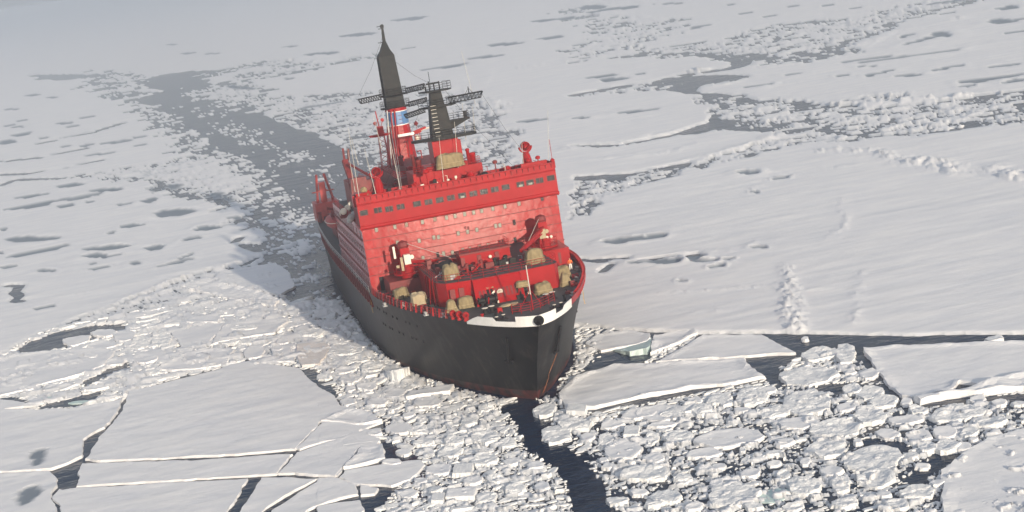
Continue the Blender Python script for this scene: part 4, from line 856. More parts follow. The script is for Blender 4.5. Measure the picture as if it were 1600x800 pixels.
# bow rail and jackstaff
def arc(r, z, y0=71.5, a0=-60, a1=60, n=14): return [(r * math.sin(math.radians(a_)) * 1.25, y0 - 3.6 + r * math.cos(math.radians(a_)) , z) for a_ in np.linspace(a0, a1, n)]
P = [SZ(a_, b_, DZ) for a_, b_ in ((801, 491), (815, 490), (830, 487), (845, 482), (858, 476), (867, 471))]
rail('bow_rail', P, 1.25, 4, RED, .035)
js = SZ(833, 484, DZ); b = MB(); b.tube([js, js + Vector((0, 0, 5.6))], .09, 6, .05)
for dx, dy in ((1.6, -1.0), (-1.6, -1.2)): b.tube([js + Vector((dx, dy, 0)), js + Vector((0, 0, 2.6))], .045, 4)
b.build('jackstaff', RED, ship); 
b = MB(); b.tube([js + Vector((.05, .05, 5.7)), js + Vector((.05, .1, 2.0))], .07, 5); b.build('jackstaff_tip', WIRE, ship)
def bollard(x, y, m_top=CREAM, r=.32, h=.75):
    b = MB()
    for d in (-.55, .55): b.lathe([(r * .8, 0), (r * .8, h - .1), (r, h - .08), (r, h)], (x + d * .9, y + d * .5, DZ), 14)
    b.box(x - .9, x + .9, y - .55, y + .55, DZ, DZ + .1); o = b.build('bollard', RUBBER, ship, False)
    for d in (-.55, .55): b = MB(); b.lathe([(r * .98, 0), (r * .9, .05), (.01, .06)], (x + d * .9, y + d * .5, DZ + h), 14); b.build('bollard_cap', CREAM, o)
for px, py in ((764, 489), (859, 467), (782, 499), (872, 480)):
    p = SZ(px, py, DZ); bollard(p.x, p.y, r=.42 if px in (764, 859) else .25, h=.75 if px in (764, 859) else .45)
# anchors and pockets
for sg in (1, -1):
    k = 6.5 if sg > 0 else 8; i = int(NS - 1 - k)
    a = Vector(hullpt(i, 7.2, sg, .04)); c = Vector(hullpt(i, 3.6, sg, .04)); d = Vector(hullpt(i + 1, 5.4, sg, .04)) - Vector(hullpt(i, 5.4, sg, .04)); d.normalize()
    nrm = d.cross((c - a).normalized()); nrm = nrm if nrm.x * sg > 0 else -nrm
    b = MB(); v = [a - d * .45, a + d * .45, a.lerp(c, .5) + d * .6, c + d * .35, c - d * .35, a.lerp(c, .5) - d * .6]; b.add([p + nrm * .05 for p in v], [(0, 1, 2, 3, 4, 5)]); pk = b.build('anchor_pocket', RUBBER, ship)
    b = MB(); b.bar(a + nrm * .15, c + nrm * .25, .28, .28); b.bar(c + nrm * .2 - d * .7, c + nrm * .2 + d * .7, .3, .35); b.build('anchor', RUBBER, pk)
b = MB()
P = [hullpt(int(NS - 11 + k * .8), z, -1, .04) for k, z in enumerate(np.linspace(3.4, -1.6, 10))]; b.tube(P, .035, 4)
b.build('rust_streak', RUST, ship)
for (px, py), (qx, qy) in (((572, 465), (575, 500)), ((906, 468), (904, 476))):
    p = Vector(hullpt(IG, 8.2, 1 if px < 700 else -1, .04)) if px < 700 else Vector(hullpt(IG + 14, 7.6, -1, .04)); b = MB(); b.tube([p, p + Vector((.02, .25, -.8)), p + Vector((0.0, -.1, -1.6)), p + Vector((0, .3, -2.3))], .05, 4); b.build('hanging_rope', mat('yellow_rope', (.55, .35, .12), rough=.8), ship)

# ------------------------------------------------------------------ superstructure
YF = 34.1; HB = 14.5; YR = -3.2
b = MB()
b.box(-HB, HB, YR, YF, DZ, 18.6)
sup = b.build('superstructure', REDF, ship)
TZ = [16.72, 14.09, 11.57]
for z in TZ + [15.4, 12.8]:
    th = .09 if z in TZ else .04
    b = MB(); b.box(-HB - th, HB + th, YR - .05, YF + th, z - .05, z + .05); b.build('deck_seam', DRED, sup)
b = MB()
for x in np.arange(-HB + 1.2, HB, 2.4):
    for z0, z1 in ((16.8, 18.3), (14.2, 16.6), (11.7, 14.0), (9.3, 11.5)): b = MB(); b.box(x - .012, x + .012, YF, YF + .012, z0, z1); b.build('plate_seam', DRED, sup)
def window(x, z, w_, h_, y, m, parent, name='window', rnd_=False):
    b = MB(); b.box(x - w_ / 2 - .05, x + w_ / 2 + .05, y, y + .05, z - h_ / 2 - .05, z + h_ / 2 + .05); o = b.build(name, DRED, parent)
    b = MB(); n = 10; cx = [(math.copysign(abs(math.cos(t)) ** .45, math.cos(t)), math.copysign(abs(math.sin(t)) ** .45, math.sin(t))) for t in np.linspace(0, 2 * math.pi, n, endpoint=False)]
    b.add([(x + a * w_ / 2, y + .065, z + c * h_ / 2) for a, c in cx] + [(x + a * w_ / 2, y + .04, z + c * h_ / 2) for a, c in cx], [tuple(range(n - 1, -1, -1))] + [(i, (i + 1) % n, n + (i + 1) % n, n + i) for i in range(n)])
    b.build('pane', m, o); return o
for px, py, dark in ((588,359,0),(617,354.5,0),(635,351,1),(660,347,0),(679.5,342.5,1),(697.5,340,0),(711,337.5,0),(726,334.5,0),(740,332,0),(752.5,329.5,0),(770,326,0),(789,322.5,0),(811,318,0),(847,309.5,2),
                     (655,376,0),(678,371,0),(685,370.5,0),(716,364.5,0),(730.7,362,0),(745,359,0),(774.5,353,0),(781,352,0),(803.5,347.5,2),(661,403,0),(684,398,2),(693,396,0),(707,394.5,0),(723,391,0),(734,389,0),(749,386,0),(763,383,0),(780.5,379,2),(786,377.5,2),(805,375,2),(621,379,0)):
    p = SY(px, py, YF); window(p.x, p.z, .42 if dark != 2 else .38, .60 if dark != 2 else .75, YF, PALE if dark == 0 else (GLASS if dark == 2 else mat('brownish_curtained_glass', (.22, .16, .12), rough=.3)), sup)
for (px, py, w_, h_, m) in ((600, 447, 1.0, 2.0, RUBBER), (611, 444, .75, 1.9, GREY), (871, 392, .62, 1.9, RUBBER)):
    p = SY(px, py, YF); b = MB(); b.box(p.x - w_ / 2, p.x + w_ / 2, YF + .02, YF + .09, DZ, DZ + h_); b.build('door', m, sup)
# starboard and port side walls: ledges and windows
for sg in (1, -1):
    for r_i, z in enumerate((17.4, 15.2, 12.7, 10.4)):
        for k, y in enumerate(np.arange(YR + 1.5, YF - 1.0, 2.05)):
            if r_i == 0 and y > 24 and k % 2: continue
            x = sg * HB; b = MB(); b.box(min(x, x + sg * .05), max(x, x + sg * .05), y - .28, y + .28, z - .5, z + .5); b.build('side_window', mat('dim_cabin_glass', (.10, .05, .05), rough=.2, var=.4, vscale=3), sup)
    b = MB()
    for z in TZ: b.box(min(sg * HB, sg * (HB + .16)), max(sg * HB, sg * (HB + .16)), YR, YF - .3, z - .12, z + .0)
    b.build('side_ledge', DRED, sup)  # dark red puts the shade of the house side into the ledges
# roof deck of the superstructure with a parapet
b = MB(); b.box(-HB + .1, HB - .1, YR + .1, YF - 12, 18.604, 18.66); b.build('boat_deck', DECK, sup)
for sg in (1, -1): rail('boat_deck_rail', dense([(sg * (HB - .1), YR + .3, 18.6), (sg * (HB - .1), 26, 18.6)], 2.0), 1.0, 3, RED)
# bridge
br = MB()
YB = 34.75; WB = 14.65
prof = [(YF - .02, 18.25), (YB + .10, 18.45), (YB + .16, 18.62), (YB + .16, 18.85), (YB + .02, 18.95), (YB - .02, 21.85), (YB + .12, 21.92), (YB + .12, 22.0), (YB - .10, 22.06), (YB - .11, 22.95), (YB - .04, 23.0), (YB - .04, 23.12), (YB - .42, 23.12), (YB - .42, 22.05)]
n = len(prof); v = [(WB, y, z) for y, z in prof] + [(-WB, y, z) for y, z in prof]
br.add(v, [(i, (i + 1), n + i + 1, n + i) for i in range(n - 1)])
br.box(-WB, WB, 29.5, YB - .44, 18.3, 22.05)      # wings
br.box(-9.5, 9.5, 22, 29.6, 18.3, 22.04)
bridge = br.build('bridge', RED, ship)
b = MB()
for sg in (1, -1):
    x0, x1 = sorted((sg * WB, sg * (WB - .12))); b.box(x0, x1, 29.5, YB - .02, 18.25, 23.1); b.box(*sorted((sg * (WB + .1), sg * (WB - .1))), 29.4, YB + .1, 18.45, 18.8)
b.box(-WB, WB, 29.4, 29.55, 22.0, 23.0)
b.build('wing_end_wall', RED, bridge)
b = MB(); 
for x in np.arange(-WB + .5, WB, .86): b = MB(); b.add([(x - .04, YB - .14, 22.9), (x - .04, YB + .14, 22.95), (x - .04, YB - .12, 22.3), (x + .04, YB - .14, 22.9), (x + .04, YB + .14, 22.95), (x + .04, YB - .12, 22.3)], [(0, 1, 2), (5, 4, 3), (0, 3, 4, 1), (1, 4, 5, 2), (2, 5, 3, 0)]); b.build('parapet_bracket', DRED, bridge)
b = MB(); b.box(-WB + .1, WB - .1, 29.6, YB - .45, 22.055, 22.09); b.box(-9.4, 9.4, 22.1, 29.58, 22.05, 22.09); b.build('bridge_roof_deck', DRED, bridge)
for i, (px, py, two) in enumerate(((568.5,332.5,0),(590.5,328.5,1),(608,326.5,1),(626,323,1),(651.5,318.5,0),(669.5,315.5,1),(687,312.5,0),(704.5,309,1),(722,305.5,0),(739.5,302.5,1),(756,299.5,0),(773,296,1),(790,292.5,0),(813,288,1),(828,285,0),(843,282,1),(860.6,278,0))):
    p = SY(px, py, YB); b = MB(); y = YB - .0
    b.box(p.x - .60, p.x + .60, y, y + .06, p.z - .42, p.z + .42); o = b.build('bridge_window', DRED, bridge)
    b = MB()
    if two: b.box(p.x - .53, p.x - .05, y + .02, y + .08, p.z - .35, p.z + .35); b.box(p.x + .05, p.x + .53, y + .02, y + .08, p.z - .35, p.z + .35)
    else: b.box(p.x - .53, p.x + .53, y + .02, y + .08, p.z - .35, p.z + .35)
    b.build('pane', GLASS, o)
    if i in (8, 13, 14): b = MB(); b.box(p.x - .3, p.x + .25, y + .07, y + .1, p.z - .33, p.z - .05); b.build('blind', PALE, o)
# emblem: two small red marks above the middle window
b = MB()
for px in (727, 731.5):
    p = SY(px, 355.5, YF); b.box(p.x - .13, p.x + .13, YF + .02, YF + .1, p.z - .18, p.z + .18)
b.build('front_emblem', DRED, sup)

# ------------------------------------------------------------------ foredeck house
dh = MB(); T = 12.4
dh.prism([(8.3, YF - .2), (8.2, 54.6), (7.2, 56.4), (3.9, 57.2), (-3.0, 57.2), (-7.4, 57.0), (-8.0, 56.0), (-8.2, YF - .2)][::-1], DZ, T)
deckhouse = dh.build('deckhouse', RED, ship)
b = MB(); b.add([(3.9, 57.15, DZ), (4.1, 59.6, DZ), (3.9, 57.6, T), (-2.6, 57.15, DZ), (-2.4, 59.6, DZ), (-2.4, 57.6, T), (3.9, 57.15, T), (-2.6, 57.15, T)], [(0, 1, 2, 6), (1, 4, 5, 2), (4, 3, 7, 5), (2, 5, 7, 6)]); bay = b.build('sloped_bay', DRED if False else RED, deckhouse)
for k, x in enumerate(np.linspace(3.3, -1.9, 11)):
    z0, z1 = 9.9, 11.0; yy = lambda z: 59.6 - (z - DZ) / (T - DZ) * 2.0 + .03
    b = MB(); w_ = .17; b.add([(x - w_, yy(z0), z0), (x + w_, yy(z0), z0), (x + w_, yy(z1), z1), (x - w_, yy(z1), z1)] + [(x - w_, yy(z0) - .06, z0), (x + w_, yy(z0) - .06, z0), (x + w_, yy(z1) - .06, z1), (x - w_, yy(z1) - .06, z1)], [(3, 2, 1, 0), (0, 1, 5, 4), (1, 2, 6, 5), (2, 3, 7, 6), (3, 0, 4, 7)])
    o = b.build('bay_window', RUBBER if k in (2, 3) else DRED, bay)
for k, x in enumerate((6.6, 5.4)): b = MB(); b.box(x - .35, x + .35, 56.75, 57.0, 9.6, 11.6); b.build('door', DRED, deckhouse)
b = MB(); b.add([(1.45, 59.1, 10.2), (1.45, 59.05, 10.9), (1.95, 59.1, 10.5)], [(0, 1, 2), (2, 1, 0)]); b.lathe([(.40, -.04), (.40, .04), (.27, .04), (.27, -.04)], (.75, 58.98, 10.55), 16, Matrix.Rotation(math.pi / 2 - .5, 3, 'X')); b.build('white_emblem', CREAM, bay)
b = MB(); b.add([(8.2, 54.4, T + .01), (7.2, 56.2, T + .01), (3.9, 57.0, T + .01), (-3, 57.0, T + .01), (-7.3, 56.8, T + .01), (-8.1, 55.8, T + .01), (-8.1, YF, T + .01), (8.2, YF, T + .01)], [(0, 1, 2, 3, 4, 5, 6, 7)]); o = b.build('deckhouse_roof', DECK, deckhouse)
if o.data.polygons[0].normal.z < 0: o.data.flip_normals()
rail('deckhouse_rail', dense([(8.0, 40, T), (8.0, 54.4, T), (7.1, 56.1, T), (3.9, 56.9, T), (-3.0, 56.9, T), (-7.2, 56.7, T), (-8.0, 55.6, T), (-8.0, 42, T)], 1.6), 1.05, 3, RED, .03, parent=deckhouse, rp=.03)
# block on the deckhouse roof
b = MB(); b.box(-3.8, 3.2, 43.4, 46.8, T, 14.1); ub = b.build('upper_deckhouse', RED, ship)
b = MB(); b.box(-3.95, 3.35, 43.2, 47.0, 14.1, 14.3); b.build('upper_platform', DRED, ub)
rail('platform_rail', dense([(3.2, 46.9, 14.3), (-3.8, 46.9, 14.3), (-3.8, 43.3, 14.3)], 1.3), .95, 3, RED, .03, parent=ub, rp=.03)
for x in (-1.9, .6, 2.9): b = MB(); b.box(x - .28, x + .28, 46.8, 46.95, T + .2, 13.8); b.build('door', DRED, ub)
b = MB(); b.lathe([(.01, 0), (.24, 0), (.24, .2), (.16, .3)], (-.9, 46.9, 13.3), 10, Matrix.Rotation(-math.pi / 2, 3, 'X')); b.build('floodlight', CREAM, ub, True)
for x, y in ((.2, 50.5), (-1.6, 51), (-3.2, 50.5), (2.4, 51.5)):      # clutter of lockers and vents on the roof
    b = MB(); b.box(x - .5, x + .4, y - .4, y + .4, T, T + .7 + .2 * random.random()); b.lathe([(.25, 0), (.25, .9), (.33, 1.0), (.33, 1.15), (.1, 1.25)], (x + .8, y - .5, T), 10); b.build('roof_locker', MAST if x < 0 else DRED, ship)
for x, y, w_, d, h in ((5.5, 45, 1.2, .8, 1.3), (6.8, 48.5, .7, .7, 1.0), (4.2, 49, .9, .9, .8), (6.9, 42, .8, 1.4, 1.2), (-6.5, 47.5, .9, 1.4, 1.1), (-5.3, 49.3, .7, .7, .9), (-6.9, 51.3, .6, .6, 1.2)):
    b = MB(); b.prism([(x - w_ / 2, y - d / 2), (x + w_ / 2, y - d / 2), (x + w_ / 2, y + d / 2), (x - w_ / 2, y + d / 2)], T, T + h, [(x - w_ / 2 * .8, y - d / 2 * .8), (x + w_ / 2 * .8, y - d / 2 * .8), (x + w_ / 2 * .8, y + d / 2 * .8), (x - w_ / 2 * .8, y + d / 2 * .8)]); b.tube([(x - w_ / 2, y, T + h * .5), (x + w_ / 2 + .5, y + .3, T + h * .9)], .07, 5); b.build('winch_gear', DRED, ship)
b = MB()
for sg, y in ((8.32, 50.5), (8.32, 53.0), (8.33, 47)): b.tube([(sg + .1, y, DZ), (sg + .1, y, T)], .12, 6)
b.tube([(8.6, 52, DZ), (8.45, 54, T + .6)], .06, 4); b.tube([(9.0, 52, DZ), (8.85, 54, T + .6)], .06, 4); b.build('wall_pipe', RED, deckhouse)

# ------------------------------------------------------------------ foredeck cranes
def crane(base, zt, jib_to, cabx, name_lab, jib_up):
    x, y = base; b = MB(); b.lathe([(.95, T - 3.2), (.95, T - .2), (.8, T + .4)], (x, y, 0), 14)
    c = b.build('crane', RED, ship, True, label=name_lab)
    b = MB(); b.lathe([(1.9, 11.75), (1.9, 11.95), (1.85, 11.95), (1.85, 11.9)], (x, y, 0), 22); b.build('crane_platform', RED, c)
    rail('crane_rail', [(x + 1.85 * math.cos(t), y + 1.85 * math.sin(t), 11.95) for t in np.linspace(0, 5.6, 12)], .95, 2, RED, .03, parent=c, rp=.03)
    b = MB(); b.box(x - .9, x + .8, y - 1.2, y + .7, 12.4, 13.6); b.box(x - .7, x + .6, y - 1.0, y + .4, 13.6, 15.4); b.box(x - .35, x + .35, y + .5, y + 1.1, 12.0, 13.2); b.build('crane_machinery', RED, c)
    b = MB(); b.box(x - .45 + cabx, x + .45 + cabx, y + .45, y + 1.35, 13.2, 14.55); b.lathe([(.30, -.2), (.30, .2)], (x + cabx - .7, y + .9, 14.1), 10, Matrix.Rotation(math.pi / 2, 3, 'X')); b.build('crane_cover', CREAM if cabx < .3 else TARPL, c)
    b = MB(); b.lathe([(.75, 15.4), (.85, 15.7), (.70, 16.2), (.1, 16.45)], (x, y - .3, 0), 12); b.build('crane_head', DRED, c)
    j = Vector(jib_to); a = Vector((x, y + .7, jib_up)); b = MB(); d = (j - a).normalized(); up = Vector((0, 0, .42))
    b.bar(a + up * .5, j + up * .25, .42, .40); b.bar(a - up * 1.0, j - up * .2, .2, .18)
    n = 9
    for k in range(n):
        p = a.lerp(j, k / n); q = a.lerp(j, (k + .5) / n); r_ = a.lerp(j, (k + 1) / n); b.bar(p + up * .4, q - up * .8 * (1 - k / n), .1, .1); b.bar(q - up * .8 * (1 - k / n), r_ + up * .4, .1, .1)
    b.build('jib', RED, c)
    b = MB(); b.tube([(x, y - .3, 16.2), tuple(a.lerp(j, .65) + up)], .035, 4); b.build('luffing_wire', WIRE, c)
    return c
c1 = crane((9.6, 38.6), 16.6, (.8, 45.3, 13.0), -.15, 'crane stowed with its jib level on the starboard side of the foredeck', 13.3)
c2 = crane((-10.6, 38.4), 16.8, (-5.6, 45.5, 12.9), .35, 'crane with its jib slanting down on the port side of the foredeck', 14.4)
b = MB(); b.box(10.9, 11.2, 38.9, 39.2, 14.2, 15.9); b.build('crane_cover', CREAM, c1)
b = MB(); b.box(10.2, 10.55, 40.2, 40.5, 12.5, 14.4); b.lathe([(.24, 0), (.24, .35)], (11.0, 40.2, 13.0), 8); b.build('crane_control', TARPL, c1)
b = MB(); b.prism([(-13.6, YF), (-8.2, YF), (-8.2, 42), (-13.2, 42)][::-1], DZ, 11.7); ps = b.build('port_deckhouse', RED, ship)
b = MB(); b.box(-11.9, -11.5, 42, 42.06, 9.6, 11.2); b.build('door', DRED, ps)
b = MB(); 
for d in (-.3, .3): b.lathe([(.01, 0), (.22, 0), (.22, .2), (.14, .3)], (-11.2 + d, 39.2, 13.2), 10, Matrix.Rotation(-math.pi / 2, 3, 'X'))
b.build('twin_floodlight', CREAM, c2, True)
b = MB(); b.box(8.1, 12.6, YF, 40.5, DZ, 11.2); b.build('starboard_locker', DRED, ship)
# black cable drum on the upper platform
b = MB(); b.lathe([(1.3, 0), (1.3, .5), (1.15, .85), (.7, 1.15), (.1, 1.25)], (5.2, 44.5, T + .2), 14); b.build('covered_reel', RUBBER, ship, True)
# windlasses
for px, py in ((765, 478), (812, 464)):
    p = SZ(px, py, DZ); b = MB(); X90 = Matrix.Rotation(math.pi / 2, 3, 'Y')
    b.lathe([(.75, -1.1), (.75, -.85), (.5, -.8), (.5, .1), (.8, .15), (.8, .4), (.35, .45), (.35, 1.2), (.5, 1.25), (.5, 1.35)], (p.x, p.y, DZ + .85), 16, X90); b.box(p.x - 1.2, p.x + 1.0, p.y - .8, p.y + .2, DZ, DZ + .75); b.box(p.x - .3, p.x + .6, p.y + .3, p.y + 1.4, DZ, DZ + .5)
    o = b.build('anchor_windlass', RUBBER, ship, False); b = MB(); b.tube([(p.x + .3, p.y + .9, DZ), (p.x + .1, p.y + .9, DZ + 1.3)], .09, 5); b.build('brake_lever', RED, o); b = MB(); b.lathe([(.12, 0), (.12, .3), (.01, .35)], (p.x - 1.1, p.y + .6, DZ + .3), 8); b.build('lamp', CREAM, o)
    b = MB(); q = Vector((p.x * .9, p.y + 6.2, DZ + .1)); b.tube([(p.x, p.y + .8, DZ + .8), (p.x, p.y + 2.2, DZ + .15), q], .13, 5); b.build('anchor_chain', MAST, o)
p = SZ(795, 478, DZ); b = MB()
for k in range(7): b.lathe([(.18, 0), (.5, .05), (.52, .15), (.2, .2)], (p.x + random.uniform(-1, 1), p.y + random.uniform(-.5, .5), DZ + .02 * k), 9)
b.build('coiled_hawser', mat('straw_rope', (.42, .33, .20), rough=.9), ship)

# ------------------------------------------------------------------ mast house, foremast
mh = MB(); mh.box(-5.2, 5.2, 22.5, 29, 22.04, 24.3); mh.box(-3.2, 3.0, 23, 28.6, 24.3, 24.9); mhouse = mh.build('mast_house', RED, ship)
b = MB(); b.box(-2.3, 1.6, 24.5, 28.5, 24.9, 28.6); b.box(-3.0, -2.3, 25.3, 26.6, 22, 28); b.build('mast_trunk', RED, mhouse)
rail('mast_house_rail', dense([(5, 29, 24.3), (-5, 29, 24.3), (-5, 23, 24.3)], 1.4), 1.0, 3, RED, .03, parent=mhouse, rp=.03)
for x, w_, h in ((-4.2, .9, 1.2), (3.9, .8, 1.5), (4.6, .5, 2.4), (-3.6, .5, 1.9)): b = MB(); b.lathe([(w_ / 2, 0), (w_ / 2, h), (w_ / 2 + .12, h + .15), (w_ / 2, h + .35), (.05, h + .4)], (x, 27.5, 24.3), 10); b.build('ventilator', RED if x < 0 else DRED, mhouse, True)
YM = 27.5
fm = MB()
def quad(cx, cy, wx, wy): return [(cx - wx, cy - wy), (cx + wx, cy - wy), (cx + wx, cy + wy), (cx - wx, cy + wy)]
fm.prism(quad(-.2, YM, 1.55, 1.5), 28.9, 33.6, quad(-.2, YM - .1, 1.15, 1.1)); fm.prism(quad(-.2, YM, 1.0, .9), 33.6, 35.7, quad(-.2, YM, .8, .7))
fore = fm.build('foremast', MAST, ship)
b = MB(); b.prism([(4.0, 26.3), (4.4, 27.2), (4.0, 28.4), (1, 29.4), (-4.4, 29.4), (-5.2, 28.6), (-5.2, 26.6), (-4.4, 26)][::-1], 28.6, 28.95); b.build('mast_platform', MAST, fore)
rail('platform_rail', dense([(4, 28.3, 28.95), (1, 29.3, 28.95), (-4.4, 29.3, 28.95), (-5.1, 28.5, 28.95), (-5.1, 26.6, 28.95)], 1.0), 1.05, 3, MAST, .03, parent=fore, rp=.03)
b = MB(); b.prism([(-1.2, 26.9), (-4.6, 27.2), (-4.6, 28.4), (-1.2, 28.8)], 30.9, 31.15); b.add([(-1.2, 27.4, 29.6), (-1.2, 28.3, 29.6), (-1.2, 27.4, 30.9), (-1.2, 28.3, 30.9), (-4.4, 27.4, 30.9), (-4.4, 28.3, 30.9)], [(0, 2, 4), (1, 5, 3), (0, 4, 5, 1)]); b.box(-4.3, -3.9, 27.5, 28, 31.15, 32.1); b.build('radar_platform', MAST, fore)
rail('platform_rail', dense([(-1.4, 28.7, 31.15), (-4.5, 28.3, 31.15), (-4.5, 27.2, 31.15)], .8), 1.0, 3, MAST, .03, parent=fore, rp=.03)
for z, w_ in ((33.3, 2.4), (35.6, 2.1)):
    b = MB(); b.prism([(w_, YM - .8), (w_ * .6, YM + 1.6), (-w_ * .9, YM + 1.6), (-w_ - .6, YM), (-w_ * .8, YM - 1.2), (w_ * .7, YM - 1.2)][::-1], z, z + .2); b.build('mast_gallery', MAST, fore)
    rail('gallery_rail', [(w_, YM - .8, z + .2), (w_ * .6, YM + 1.6, z + .2), (0, YM + 1.6, z + .2), (-w_ * .9, YM + 1.6, z + .2), (-w_ - .6, YM, z + .2), (-w_ * .8, YM - 1.2, z + .2)], 1.05, 3, MAST, .03, parent=fore, rp=.03)
def truss(a, b_, hgt, name, parent, m=MAST, n=9):
    b = MB(); a = Vector(a); b_ = Vector(b_); U = Vector((0, 0, hgt)); e = b_ - (b_ - a) * .08 - U
    for off in (Vector((0, .35, 0)), Vector((0, -.35, 0))):
        b.tube([a + off, b_ + off], .09, 4); b.tube([a - U + off, e + off], .05, 4); b.tube([b_ + off, e + off], .05, 4)
        for k in range(n):
            p = a.lerp(b_, k / n) + off; q = (a - U).lerp(e, (k + .5) / n) + off; r_ = a.lerp(b_, (k + 1) / n) + off; b.tube([p, q], .04, 3); b.tube([q, r_], .04, 3)
    for k in range(n + 1): p = a.lerp(b_, k / n); b.tube([p + Vector((0, .35, 0)), p - Vector((0, .35, 0))], .04, 3)
    return b.build(name, m, parent)
truss((-2.0, YM, 34.4), (-7.2, YM, 34.5), .85, 'yardarm', fore)
truss((1.6, YM, 33.5), (4.8, YM, 33.0), .6, 'yardarm', fore)
b = MB()
for x, h in ((.5, 1.4), (-.2, .9), (-1.0, 1.2), (1.1, .7)): b.tube([(x, YM, 35.8), (x, YM, 35.8 + h)], .10, 5)
b.box(-.9, .9, YM - .1, YM + .1, 36.7, 36.95); b.tube([(.3, YM, 36), (.3, YM, 38.6)], .04, 4); b.build('mast_antenna', MAST, fore)
b = MB(); b.tube([(-5.2, YM, 34.5), (-5.2, YM, 35.5)], .07, 4); b.tube([(-5.8, YM, 34.5), (-5.2, YM, 35.3), (-4.6, YM, 34.5)], .04, 3); b.build('yard_aerial', MAST, fore)
b = MB()
for k in range(9): z = 29.2 + k * .55; b.box(.2, 1.0, YM + 1.52 - k * .045, YM + 1.6 - k * .045, z, z + .07)
b.build('mast_rung', WIRE, fore)
# ------------------------------------------------------------------ funnel mast
YN = -12
def ell(cx, cy, a, b_, n=14): return [(cx + a * math.cos(2 * math.pi * k / n), cy + b_ * math.sin(2 * math.pi * k / n)) for k in range(n)]
fu = MB(); fu.prism(ell(.9, YN, 3.1, 4.2), 18.6, 28.9, ell(.45, YN, 1.95, 2.9)); funnel = fu.build('funnel', RED, ship)
b = MB(); b.prism(ell(.45, YN, 1.97, 2.9), 28.92, 31.1, ell(.4, YN, 1.85, 2.7)); b.build('blue_band', BLUE, funnel)
b = MB(); b.prism(ell(.45, YN, 2.0, 2.95), 28.80, 28.93); b.prism(ell(.4, YN, 1.9, 2.8), 31.1, 31.22); b.build('white_line', WHITE, funnel)
b = MB(); b.prism(ell(.4, YN, 1.86, 2.7), 31.22, 31.75); b.build('red_band', RED, funnel)
b = MB(); b.prism(quad(.4, YN, 1.55, 1.5), 31.75, 40.6, quad(.62, YN, 1.35, 1.2)); b.prism(quad(.62, YN, 1.35, 1.2), 40.6, 41.6, quad(.55, YN, .75, .8)); b.prism(quad(.55, YN, .75, .8), 41.6, 43.0, quad(.45, YN, .28, .3)); b.box(1.9, 2.15, YN - .3, YN + .3, 32, 40.4)
ft = b.build('funnel_top', MAST, funnel)
b = MB(); b.prism(quad(.45, YN, .26, .26), 43.0, 45.9, quad(.35, YN, .14, .14))
for z, s_ in ((45.6, -.9), (45.2, .7), (42.9, 1.1), (41.9, .9)): b.tube([(.4, YN, z), (.4 + abs(s_), YN, z)], .05, 4)
b.box(.1, .7, YN - .15, YN + .15, 45.3, 45.8); b.build('mast_spire', MAST, ft)
for z, w_ in ((34.0, 2.2), (31.9, 2.45)):
    b = MB(); b.prism(ell(.4, YN, w_, 2.2, 12), z - .25, z, ell(.4, YN, w_ + .15, 2.4, 12)); b.build('funnel_gallery', MAST, funnel)
    rail('gallery_rail', [(x, y, z) for x, y in ell(.4, YN, w_ + .1, 2.3, 12)] , 1.05, 3, MAST, .03, parent=funnel, rp=.03)
truss((2.4, YN, 34.3), (6.4, YN, 34.1), .8, 'yardarm', funnel)
truss((-1.8, YN, 34.6), (-5.2, YN, 34.9), .8, 'yardarm', funnel)
truss((-1.9, YN, 32.2), (-5.2, YN, 32.5), .7, 'yardarm', funnel)
for x in (2.25, 1.6, 1.0): b = MB(); b.tube([(x + .9, YN + 3.3, 21), (x, YN + 2.7, 31.6)], .12, 6); b.build('exhaust_pipe', GREY if x > 2 else RED, funnel)
b = MB()
for k in range(14): z = 22 + k * .65; b.box(-.1, .5, YN + 4.15 - (z - 18.6) * .125, YN + 4.3 - (z - 18.6) * .125, z, z + .06)
b.build('funnel_rung', DRED, funnel)
b = MB(); b.box(-1.6, 1.2, YN + 3.0, YN + 3.25, 26.9, 27.35); b.build('white_arm', WHITE, funnel)
b = MB(); b.tube([(-1.6, YN + 2, 27.2), (-6.2, YN + 4, 28.0)], .22, 6, .12); b.lathe([(.35, 0), (.45, .5), (.3, 1.0)], (-2.2, YN + 2, 25.6), 10); b.build('derrick_boom', CREAM, funnel)
for px, py in ((648, 211), (655, 205)): p = SY(px, py, YN + 3); b = MB(); b.bar(p + Vector((1.0, 0, 0)), p + Vector((-1.2, 0, .5)), .3, .35); b.bar(p + Vector((0, 0, -1.4)), p + Vector((0, 0, .4)), .12, .12); b.build('signal_arm', RED, funnel)
p = SY(650, 193, YN + 3); b = MB(); b.add([p + Vector(q) for q in ((.42, 0, 0), (-.42, 0, 0), (0, 0, .5), (0, 0, -.5), (0, .3, 0), (0, -.3, 0))], [(0, 2, 4), (2, 1, 4), (1, 3, 4), (3, 0, 4), (2, 0, 5), (1, 2, 5), (3, 1, 5), (0, 3, 5)]); b.tube([p, p - Vector((0, 0, 2.2))], .04, 4); b.build('diamond_marker', DRED, funnel)
